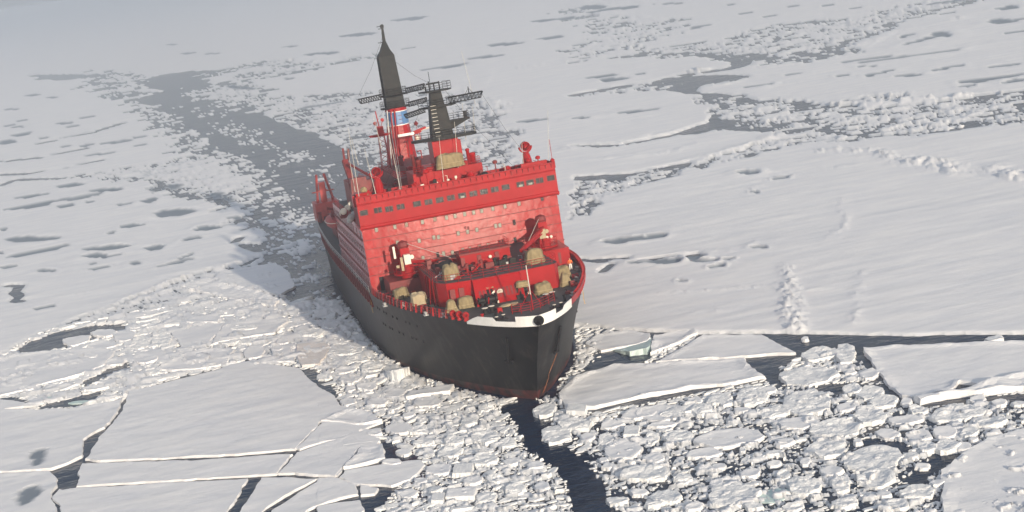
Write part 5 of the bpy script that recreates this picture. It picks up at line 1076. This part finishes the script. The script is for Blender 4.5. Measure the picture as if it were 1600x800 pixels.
# casing between the masts and after deck structures
b = MB(); b.box(-6.5, 8.5, -14, 20, 18.62, 20.6); b.box(-4.5, 5.5, -10, 14, 20.6, 22.4); b.box(-3.0, 3.4, -4, 10, 22.4, 23.6); cas = b.build('casing', DRED, ship)
for k in range(26):
    x = random.uniform(-7, 9); y = random.uniform(-8, 20); z = 18.6 if abs(x) > 6 else 20.6 if abs(x) > 4.5 or y > 14 else 22.4 if y > 10 or y < -4 else 23.6; h = random.uniform(.6, 1.9); b = MB()
    if k % 3 == 0: b.lathe([(.28, 0), (.28, h), (.45, h + .15), (.45, h + .4), (.1, h + .55)], (x, y, z), 9)
    elif k % 3 == 1: b.box(x - .5, x + .5, y - .5, y + .5, z, z + h * .8); b.tube([(x, y, z + h * .8), (x, y, z + h * 1.5)], .08, 5)
    else: b.tube([(x, y, z), (x, y, z + h * 1.6), (x + .6, y + .5, z + h * 1.6)], .12, 6)
    b.build('deck_ventilator', (RED, DRED, MAST, RED)[k % 4], cas)
for P_ in ([(6.4, -13, 20.6), (8.4, -13, 20.6), (8.4, 19.5, 20.6), (-6.4, 19.5, 20.6)], [(5.3, -9, 22.4), (5.3, 13.8, 22.4), (-4.3, 13.8, 22.4)]): rail('casing_rail', dense(P_, 1.8), 1.0, 3, RED, .035, parent=cas, rp=.035)
# lattice signal mast by the funnel
b = MB(); lx, ly = 4.6, -4.0
for sx in (-.45, .45):
    for sy in (-.45, .45): b.tube([(lx + sx * 1.8, ly + sy * 1.8, 20.6), (lx + sx, ly + sy, 28.4)], .07, 4)
for k in range(9):
    z = 20.8 + k * .85; s_ = .8 - .04 * k; b.tube([(lx - s_, ly + s_, z), (lx + s_, ly + s_, z + .85)], .05, 3); b.tube([(lx + s_, ly + s_, z), (lx - s_, ly + s_, z + .85)], .05, 3); b.tube([(lx - s_, ly - s_, z), (lx - s_, ly + s_, z + .85)], .05, 3)
b.prism(ell(lx + .2, ly, 1.7, .9, 10), 28.0, 28.35, ell(lx + .2, ly, 1.9, 1.0, 10)); b.box(lx - .5, lx + .5, ly - .4, ly + .4, 28.35, 29.6); b.tube([(lx + .1, ly, 29.6), (lx + .3, ly, 32.2)], .10, 5)
for d, z in ((.7, 30.2), (-.6, 30.6)): b.lathe([(.3, -.12), (.3, .12)], (lx + d, ly, z), 10, Matrix.Rotation(math.pi / 2, 3, 'X')); b.tube([(lx + d, ly, z - .2), (lx, ly, 29.2)], .05, 4)
b.build('lattice_mast', RED, ship)
# searchlights
def searchlight(x, y, z0, zc, lab, ped):
    b = MB(); b.lathe([(.75, z0), (.7, z0 + (zc - z0) * .45), (.45, zc - 1.0)], (x, y, 0), 12)
    if ped: b.box(x - 1.6, x + 1.9, y - .6, y + .6, z0 + 1.0, z0 + 1.15); b.tube([(x + 1.8, y, z0 - .8), (x + 1.8, y, z0 + 1.0)], .1, 4)
    s_ = b.build('searchlight', RED, ship, False, label=lab)
    b = MB(); ts = np.linspace(-math.pi * .98, -.02 * math.pi, 11); b.tube([(x + .95 * math.cos(t), y, zc + .95 * math.sin(t)) for t in ts] , .13, 6); b.tube([(x, y, zc - .95), (x, y, z0 + .8)], .22, 6); b.build('yoke', RED, s_, True)
    R = Matrix.Rotation(-math.pi / 2 - .12, 3, 'X'); b = MB(); b.lathe([(.35, -.7), (.62, -.45), (.70, .35), (.70, .5), (.60, .5), (.60, .3)], (x, y, zc), 18, R); b.build('lamp_housing', RED, s_, True)
    b = MB(); b.lathe([(.59, .30), (.3, .26), (.01, .25)], (x, y, zc), 18, R); b.build('lamp_glass', mat('lamp_mirror', (.35, .34, .33), rough=.15, metal=.8), s_, True)
searchlight(10.7, 31.0, 22.1, 25.9, 'searchlight in a yoke on the starboard bridge wing', False)
searchlight(-11.5, 31.2, 22.1, 25.8, 'searchlight in a yoke on the port bridge wing', True)
for px, py, m, s_ in ((648, 287, RED, .3), (665, 268, RED, .5), (773, 253, DRED, .35), (840, 246, RED, .35), (757, 273, MAST, .6), (793, 262, RED, .4), (700, 281, CREAM, .2), (712, 276, CREAM, .2), (735, 273, RED, .6), (574, 300, RED, .4), (825, 250, RED, .4)):
    p = SY(px, py, 32); b = MB(); b.tube([(p.x, 32, 22.1), (p.x, 32, p.z)], .09, 5); b.lathe([(.01, -.35 * s_ * 2), (s_, -.2), (s_ * 1.05, .1), (s_ * .6, .35 * s_ * 2), (.01, .4 * s_ * 2)], (p.x, 32, p.z), 10); b.build('roof_lamp', m, bridge)
b = MB(); p = SY(862, 244, 33); b.lathe([(.35, 0), (.35, 1.2), (.01, 1.5)], (p.x, 33, 22.1), 8); b.tube([(p.x, 33, 23), (p.x, 33, 26.3)], .04, 4); b.box(-13.9, -10, 32.8, 33.4, 22.1, 23.5); b.build('wing_console', RED, bridge)
b = MB(); b.prism(quad(13.6, 32.6, .75, 1.2), 22.6, 23.5, quad(13.6, 32.6, .85, 1.3)); b.box(14.6, 14.9, 31.6, 33.2, 21.6, 23.2); b.build('wing_console', RED, bridge)
# whip aerials
for i, ((px, py), (qx, qy), y) in enumerate((((561, 307), (544, 200), 34), ((588, 306), (569, 232), 34), ((596, 232), (583, 180), 20), ((626, 300), (603, 185), 34), ((694, 290), (686, 215), 33), ((716, 262), (710, 190), 30), ((818, 262), (815, 218), 33), ((728, 218), (722, 160), 28), ((742, 205), (738, 165), 28), ((555, 300), (543, 232), 22), ((560, 258), (549, 215), 10), ((857, 250), (856, 172), 33), ((743, 165), (721, 80), 27))):
    a = SY(px, py, y); c = SY(qx, qy, y); b = MB(); b.tube([a, a.lerp(c, .4), c], .055 if i < 11 else .03, 4, .025); b.build('whip_aerial', WIRE, ship)
b = MB(); p = SY(609, 190, YN + 4); q = SY(626, 298, 33); b.tube([p, q], .05, 4); p = SY(612, 180, YN + 4); b.tube([p, q + Vector((-.2, 0, 0))], .035, 4); b.build('stay_wire', WIRE, ship)
# after davits and cranes, starboard
b = MB(); x0 = 11.0
for y_, xx in ((-58, 12.6), (-58, 9.6)):
    b.bar((xx, -60, 9.2), (xx - .3, -58, 13.5), .5, .6); b.bar((xx - .3, -58, 13.5), (11.1 + (xx - 11.1) * .5, -57, 18.4), .32, .4)
b.box(8.4, 13.2, -62, -56, 9.2, 12.8); b.box(10.2, 12.0, -58.2, -57.2, 14.9, 15.3); b.bar((11.1, -57.5, 12), (11.1, -57, 16.8), 1.2, .9); b.tube([(8.9, -57, 15.0), (13.3, -57, 15.0)], .14, 5)
b.build('stern_gantry', mat('faded_red_paint', (.36, .045, .04), rough=.55, var=.25, vscale=.8), ship)
b = MB(); b.bar((12.0, -40, 12.0), (10.5, -22, 13.2), .9, 1.0); b.bar((10.5, -22, 9.2), (10.5, -22, 14.2), 1.4, 1.4); b.bar((10.4, -22, 13.6), (7.5, -14, 17.4), .5, .6); b.box(9.0, 12.4, -36, -28, 9.2, 11.6); b.build('after_crane', DRED, ship)
b = MB(); b.bar((11.3, 6, 20.0), (11.9, 2, 25.6), .9, .7); b.bar((11.9, 2, 25.6), (11.9, 2.5, 27.6), .3, .35); b.bar((11.2, 2, 25.6), (11.1, 2.5, 27.4), .3, .35); b.bar((11.6, 4, 25.2), (7.2, 12, 21.6), .3, .3); b.box(9.0, 12.6, 2, 9, 18.62, 22.6); b.prism(quad(11.2, 10, 1.6, 1.4), 18.62, 23.4, quad(11.2, 10, 1.2, 1.0)); b.build('boat_crane', DRED, ship)  # shade on the crane is put into its darker red
b = MB(); b.box(4, 10, -66, -44, 9.2, 10.6); b.box(-11, 3, -60, -28, 9.2, 12.0); b.box(-8, 8, -28, -6, 9.2, 15.5); b.box(9.5, 12.5, -26, -8, 9.2, 10.4); b.build('after_house', DRED, ship)
for k in range(14):
    x = random.uniform(4, 13); y = random.uniform(-58, -8); h = random.uniform(.8, 2.2); b = MB(); b.lathe([(.35, 0), (.35, h), (.5, h + .2), (.1, h + .4)], (x, y, 9.2), 8) if k % 2 else b.box(x - .7, x + .7, y - .9, y + .9, 9.2, 9.2 + h * .7); b.build('deck_fitting', (MAST, DRED, GREY)[k % 3], ship)

# small deck clutter
for k in range(46):
    y = random.uniform(36, 70); hb = deckpt(y) - 1.2; x = random.uniform(-hb, hb)
    if abs(x) < 8.6 and y < 60.5: x = math.copysign(random.uniform(8.9, max(9.0, hb)), x) if hb > 9 else x; 
    if abs(x) < 8.6 and y < 60.5: continue
    if x < -10.5 and 43 < y < 50: continue
    h = random.uniform(.25, .8); b = MB(); j = k % 4
    if j == 0: b.lathe([(.16, 0), (.16, h), (.26, h + .05), (.26, h + .16), (.05, h + .2)], (x, y, DZ), 8)
    elif j == 1: b.box(x - .3, x + .3, y - .25, y + .25, DZ, DZ + h)
    elif j == 2: b.tube([(x, y, DZ), (x, y, DZ + h), (x + .3, y + .2, DZ + h)], .07, 5)
    else: b.box(x - .5, x + .5, y - .08, y + .08, DZ, DZ + .3); b.tube([(x - .4, y, DZ), (x - .4, y, DZ + h), (x + .4, y, DZ + h), (x + .4, y, DZ)], .05, 4)
    b.build('deck_fitting', (DRED, MAST, RED, RUBBER)[random.randrange(4)], ship)
for k in range(30):
    x = random.uniform(-7, 7); y = random.uniform(47.5, 55.5); h = random.uniform(.3, 1.1); b = MB(); j = k % 3
    if j == 0: b.tube([(x, y, T), (x, y, T + h), (x + .5, y, T + h)], .08, 5)
    elif j == 1: b.box(x - .3, x + .35, y - .25, y + .3, T, T + h * .7)
    else: b.bar((x - .7, y, T + h), (x + .8, y + .4, T + .2), .12, .14); b.tube([(x, y, T), (x, y, T + h)], .07, 4)
    b.build('deck_fitting', (DRED, MAST, RED, GREY, DRED)[random.randrange(5)], deckhouse)
for k in range(24):
    x = random.uniform(-13, 13); y = random.uniform(30.2, 33.6); h = random.uniform(.4, 1.3); b = MB()
    if k % 2: b.tube([(x, y, 22.1), (x, y, 22.1 + h + .5), (x + .3, y, 22.1 + h + .5)], .05, 4)
    else: b.box(x - .25, x + .25, y - .25, y + .25, 22.09, 22.1 + h)
    b.build('roof_fitting', (DRED, RED, MAST, CREAM)[random.randrange(4)], bridge)

for a_, c_ in (((609, 90, YN), (690, 140, YM)), ((597, 60, YN), (560, 150, YN)), ((690, 135, YM), (800, 258, 33)), ((668, 145, YM), (600, 292, 33)), ((612, 150, YN), (520, 300, -30)), ((752, 146, YM), (826, 248, 33))):
    p = SY(*a_); q = SY(*c_); m_ = p.lerp(q, .5) - Vector((0, 0, .5)); b = MB(); b.tube([p, m_, q], .022, 3); b.build('stay_wire', MAST, ship)
for k in range(16):
    t = k / 15; b = MB(); z = 32.5 + t * 8; x = 2.05 - t * .1; b.box(x, x + .28, YN + 1.2, YN + 1.32, z, z + .08); b.build('mast_rung', MAST, funnel)

# ================================================================== THINGS ON THE SHIP
def tarp(x, y, z, w_, d, h, seed, label, m=TARP, taper=.8, skirt=.1, rz=0.0, cat='covered winch', name='tarpaulin_cover'):
    w_ *= .95; d *= .92; h *= .85; taper = min(.97, taper + .12)
    "canvas tied down over deck machinery: rounded box with folds and a ragged hem"
    n = 28; lev = [0, .12, .28, .45, .62, .78, .90, .97, 1.0]; vs = []; fs = []
    for i, t in enumerate(lev):
        z_ = h * t
        if t < .85: s = 1 + skirt * (1 - t) ** 2 - (1 - taper) * t
        else: s = (taper + .02) * (1 - ((t - .85) / .15) ** 2 * .55)
        if t >= 1: s *= .55
        for k in range(n):
            a = 2 * math.pi * k / n; c, s_ = math.cos(a), math.sin(a); p = .5
            ux = math.copysign(abs(c) ** p, c); uy = math.copysign(abs(s_) ** p, s_)
            fold = .09 * math.sin(a * 7 + seed) * (1 - t) + .05 * math.sin(a * 11 + seed * 2 + t * 4) * (1 - t * .5) + .10 * fb(math.cos(a) * 1.5 + seed, math.sin(a) * 1.5 + t * 2, seed)
            q = s * (1 + fold); zz = z_ + (.22 * h) * fb(c * 1.6 + seed * 3, s_ * 1.2 + 5, seed + 4) * (t ** .5) + (random.uniform(-.02, .10) if i == 0 else 0)
            vs.append((ux * w_ / 2 * q, uy * d / 2 * q, max(0.0, zz)))
    for i in range(len(lev) - 1):
        for k in range(n): fs.append((i * n + k, i * n + (k + 1) % n, (i + 1) * n + (k + 1) % n, (i + 1) * n + k))
    top = len(vs); vs.append((0, 0, h * (1.0 + .06 * fb(seed, 3, 1)))); i = len(lev) - 1
    fs += [(i * n + k, i * n + (k + 1) % n, top) for k in range(n)]
    me = bpy.data.meshes.new(name); me.from_pydata(vs, [], fs); me.polygons.foreach_set('use_smooth', [True] * len(fs))
    o = link(name, me, m); o.matrix_world = SHIP @ Matrix.Translation((x, y, z)) @ Matrix.Rotation(rz, 4, 'Z'); tag(o, label, cat)
    bb = MB(); r = []
    for k in range(n):
        a = 2 * math.pi * k / n; c, s_ = math.cos(a), math.sin(a); t = .35
        v = vs[2 * n + k]; w2 = vs[3 * n + k]; r.append(((v[0] * .5 + w2[0] * .5) * 1.02, (v[1] * .5 + w2[1] * .5) * 1.02, h * .36))
    bb.tube(r + [r[0]], .025, 4); lo_ = bb.build('lashing', mat('straw_rope', (.42, .33, .20), rough=.9), o)
    return o
tarp(11.6, 42.7, DZ, 2.0, 1.7, 1.7, 1, 'tan canvas cover on the dark deck, the one nearest the open grey door', rz=.35, taper=.9)
tarp(10.2, 50.0, DZ, 2.2, 1.8, 1.8, 2, 'pale sunlit canvas cover on the starboard foredeck, brightest of all the covers', TARPL, rz=.1, taper=.92)
tarp(7.4, 59.2, DZ, 1.5, 1.4, 1.8, 3, 'narrow sagging tan cover squeezed beside the starboard rail of the foredeck', taper=.55, skirt=.25)
tarp(5.4, 58.6, DZ, 2.1, 1.6, 1.7, 4, 'boxy tan canvas cover just right of the narrow sagging one', taper=.9)
tarp(1.9, 57.9, DZ + 1.35, 1.5, 1.2, .9, 5, 'small tan cover on top of the starboard anchor windlass', taper=.8)
tarp(-2.3, 58.9, DZ + 1.35, 1.8, 1.3, 1.0, 6, 'small tan cover on top of the port anchor windlass', taper=.8)
tarp(-4.9, 59.2, DZ, 2.3, 1.6, 1.7, 7, 'large tan canvas cover right of the thin red jackstaff', taper=.85)
tarp(-8.6, 56.8, DZ, 1.5, 1.4, 2.0, 8, 'lumpy two humped tan cover standing right of the foredeck house', taper=.5, skirt=.3)
tarp(-9.6, 51.0, DZ, 2.2, 1.8, 1.9, 9, 'square tan cover with deep folds below the seaman on deck', taper=.95, skirt=.05)
tarp(5.9, 53.6, T, 2.2, 1.8, 2.2, 10, 'tall tan canvas cover on the foredeck house roof, starboard corner', taper=.82)
tarp(-5.6, 53.4, T, 2.4, 1.9, 2.2, 11, 'rounded tan cover with hanging flaps on the foredeck house roof, port corner', taper=.85, skirt=.2)
tarp(-.4, 29.6, 24.45, 4.2, 2.0, 2.4, 12, 'wide boxy tan canvas cover in front of the dark foremast', taper=.95, skirt=0)
tarp(13.0, 32.0, 22.1, 1.1, 1.1, 2.3, 13, 'small upright tan cover on the starboard end of the bridge roof', taper=.75)
# person on the port side of the foredeck
SKIN = mat('skin', (.50, .28, .20), rough=.6)
def skin_body(name, pts, edges, m, M, parent=None, sub=1):
    me = bpy.data.meshes.new(name); me.from_pydata([p[:3] for p in pts], edges, []); o = bpy.data.objects.new(name, me); col.objects.link(o)
    sk = o.modifiers.new('skin', 'SKIN'); sk.use_smooth_shade = True
    for v, p in zip(me.skin_vertices[0].data, pts): v.radius = (p[3], p[4] if len(p) > 4 else p[3])
    me.skin_vertices[0].data[0].use_root = True
    ss = o.modifiers.new('sub', 'SUBSURF'); ss.levels = sub; ss.render_levels = sub; me.materials.append(m)
    if parent: o.parent = parent
    else: o.matrix_world = M
    return o
pp = SZ(892.5, 422.5, DZ)
PM = SHIP @ Matrix.Translation((pp.x, pp.y, DZ)) @ Matrix.Rotation(math.radians(165), 4, 'Z')
pts = [(0, 0, .95, .14, .10), (0, 0, 1.15, .13, .09), (0, 0, 1.38, .17, .10), (0, 0, 1.50, .055), (0, .01, 1.58, .06), (0, .02, 1.68, .085, .10), (0, .02, 1.76, .06),
       (.19, 0, 1.42, .06), (.28, .02, 1.16, .045), (.26, .14, .95, .035), (.25, .2, .90, .03), (-.19, 0, 1.42, .06), (-.29, .02, 1.16, .045), (-.27, .12, .93, .035), (-.26, .18, .88, .03),
       (.10, 0, .88, .09), (.12, .02, .50, .065), (.13, -.02, .08, .05), (.13, .14, .04, .04), (-.10, 0, .88, .09), (-.12, .02, .50, .065), (-.14, -.02, .08, .05), (-.14, .14, .04, .04)]
ed = [(0, 1), (1, 2), (2, 3), (3, 4), (4, 5), (5, 6), (2, 7), (7, 8), (8, 9), (9, 10), (2, 11), (11, 12), (12, 13), (13, 14), (0, 15), (15, 16), (16, 17), (17, 18), (0, 19), (19, 20), (20, 21), (21, 22)]
for base, sg in ((10, 1), (14, -1)):
    bx, by, bz = pts[base][:3]
    for f_ in range(5):
        i = len(pts); o_ = (f_ - 1.5) * .018 if f_ < 4 else .035
        L_ = (.07, .08, .075, .06, .05)[f_]; pts += [(bx + o_ * sg, by + .03, bz - .02, .009), (bx + o_ * sg, by + .03 + L_ * .5, bz - .05, .008), (bx + o_ * sg, by + .02 + L_ * .6, bz - .05 - L_ * .4, .007)]; ed += [(base, i), (i, i + 1), (i + 1, i + 2)]
person = skin_body('person', pts, ed, SKIN, PM)
tag(person, 'person in a bright orange jacket and white trousers standing on the port foredeck', 'person')
skin_body('jacket', [(0, 0, .98, .17, .13), (0, 0, 1.18, .165, .125), (0, 0, 1.40, .19, .125), (0, 0, 1.47, .09), (.20, 0, 1.41, .085), (.29, .02, 1.16, .07), (.27, .12, .98, .06), (-.20, 0, 1.41, .085), (-.30, .02, 1.16, .07), (-.28, .10, .97, .06)],
          [(0, 1), (1, 2), (2, 3), (2, 4), (4, 5), (5, 6), (2, 7), (7, 8), (8, 9)], mat('orange_jacket', (.85, .16, .03), rough=.7), PM, person)
skin_body('trousers', [(0, 0, .96, .16, .12), (.11, 0, .86, .12), (.125, .02, .50, .095), (.135, -.02, .12, .08), (-.11, 0, .86, .12), (-.125, .02, .50, .095), (-.145, -.02, .12, .08)], [(0, 1), (1, 2), (2, 3), (0, 4), (4, 5), (5, 6)], mat('white_trousers', (.78, .76, .72), rough=.8), PM, person)
skin_body('hair', [(0, -.02, 1.73, .095), (0, -.01, 1.80, .06)], [(0, 1)], mat('dark_hair', (.05, .03, .02), rough=.8), PM, person)
b = MB()
for d in (-.035, .035): b.box(d - .012, d + .012, .105, .118, 1.685, 1.697)
b.box(-.03, .03, .108, .116, 1.625, 1.633); b.box(-.012, .012, .105, .135, 1.65, 1.68); b.build('face', mat('dark_hair', (0, 0, 0)), person)
# life raft canisters beside the bridge
for k, (px, py, lab) in enumerate(((537, 330, 'white life raft canister nearest the stern beside the starboard bridge wing'), (543, 325, 'white life raft canister, second from the stern, with a red mark on its end'), (548, 318.5, 'small pale life raft canister closest to the bridge corner'))):
    p = SZ(px, py, 19.4); M = SHIP @ Matrix.Translation((p.x, p.y, 19.4)) @ Matrix.Rotation(.25, 4, 'X'); R = Matrix.Rotation(-math.pi / 2, 3, 'X')
    b = MB(); s_ = 1.0 if k < 2 else .8
    b.lathe([(.35 * s_, -1.5), (.5 * s_, -1.3), (.52 * s_, -.05), (.56 * s_, 0), (.52 * s_, .05), (.5 * s_, 1.3), (.35 * s_, 1.5)], (0, -1.4, 0), 18, R); me = b.mesh('life_raft_canister', False); o = link('life_raft_canister', me, CREAM); o.matrix_world = M
    tag(o, lab, 'life raft', 'life raft canisters by the bridge')
    b = MB(); b.box(-.5, .5, -2.4, -2.2, -.75, -.2); b.box(-.5, .5, -.7, -.5, -.75, -.2); b.build('cradle', DRED, o)
    b = MB(); b.lathe([(.53 * s_, -.9), (.53 * s_, -.84)], (0, -1.4, 0), 18, R); b.lathe([(.53 * s_, .84), (.53 * s_, .9)], (0, -1.4, 0), 18, R); b.build('strap', MAST, o)
for k, (px, py, lab) in enumerate(((553, 340, 'grey canister lying nearest the bridge in the row of rafts'), (548, 345, 'grey canister lying lowest in the row of rafts'))):
    p = SZ(px, py, 18.9); R = Matrix.Rotation(-math.pi / 2, 3, 'X'); b = MB(); b.lathe([(.35, -1.3), (.5, -1.1), (.52, 0), (.5, 1.1), (.35, 1.3)], (0, 0, 0), 16, R); o = link('life_raft_canister', b.mesh('life_raft_canister', True), GREY); o.matrix_world = SHIP @ Matrix.Translation((p.x, p.y, 19.2)) @ Matrix.Rotation(.3, 4, 'X'); tag(o, lab, 'life raft', 'life raft canisters by the bridge')
# lifeboat in its davits
p = SY(522, 349, -9); LB = SHIP @ Matrix.Translation((p.x, -9, p.z))
b = MB(); st = [(-4.2, .1, .6), (-3.6, .8, .15), (-2, 1.25, -.3), (0, 1.4, -.4), (2, 1.25, -.3), (3.6, .8, .1), (4.3, .1, .6)]; v = []; f = []
for y, w_, k_ in st:
    for t in np.linspace(0, 2 * math.pi, 12, endpoint=False): v.append((math.cos(t) * w_, y, (.8 if math.sin(t) > 0 else 1.0 + .1) * math.sin(t) * (w_ * .8 + .1) + .5))
for i in range(6):
    for k in range(12): f.append((i * 12 + k, i * 12 + (k + 1) % 12, (i + 1) * 12 + (k + 1) % 12, (i + 1) * 12 + k))
b.add(v, f); me = b.mesh('lifeboat', True); lb = link('lifeboat', me, mat('faded_red_paint', (.36, .045, .04))); lb.matrix_world = LB; tag(lb, 'enclosed red lifeboat hanging on the starboard side behind the cabin wall', 'lifeboat')
b = MB(); b.tube([(math.copysign(w_ + .05, 1), y, .5) for y, w_, k_ in st], .07, 5); b.tube([(-w_ - .05, y, .5) for y, w_, k_ in st], .07, 5); b.build('fender_strake', CREAM, lb)
b = MB(); b.box(-.5, .5, .8, 2.2, 1.4, 1.9); b.build('hatch', DRED, lb)
for y in (-12.2, -5.8):
    b = MB(); b.bar((12.2, y, 9.2), (12.4, y, 16.0), .5, .5); b.bar((12.4, y, 16.0), (14.8, y, 16.8), .4, .45); b.tube([(14.7, y, 16.7), (14.7, y, 14.6)], .05, 4); b.build('boat_davit', DRED, ship)

# ------------------------------------------------------------------ haze
hz = MB(); hz.box(-9000, 9000, -20000, 700, -2.0, CAM[2] + 3.0)
hm = bpy.data.materials.new('haze_air'); hm.use_nodes = True; t = hm.node_tree; t.nodes.clear()
ho = t.nodes.new('ShaderNodeOutputMaterial'); pv = t.nodes.new('ShaderNodeVolumePrincipled')
pv.inputs['Color'].default_value = (.84, .88, .93, 1); pv.inputs['Density'].default_value = HAZE; pv.inputs['Anisotropy'].default_value = 0.8
t.links.new(pv.outputs[0], ho.inputs['Volume'])
tag(hz.build('haze', hm), kind='stuff')
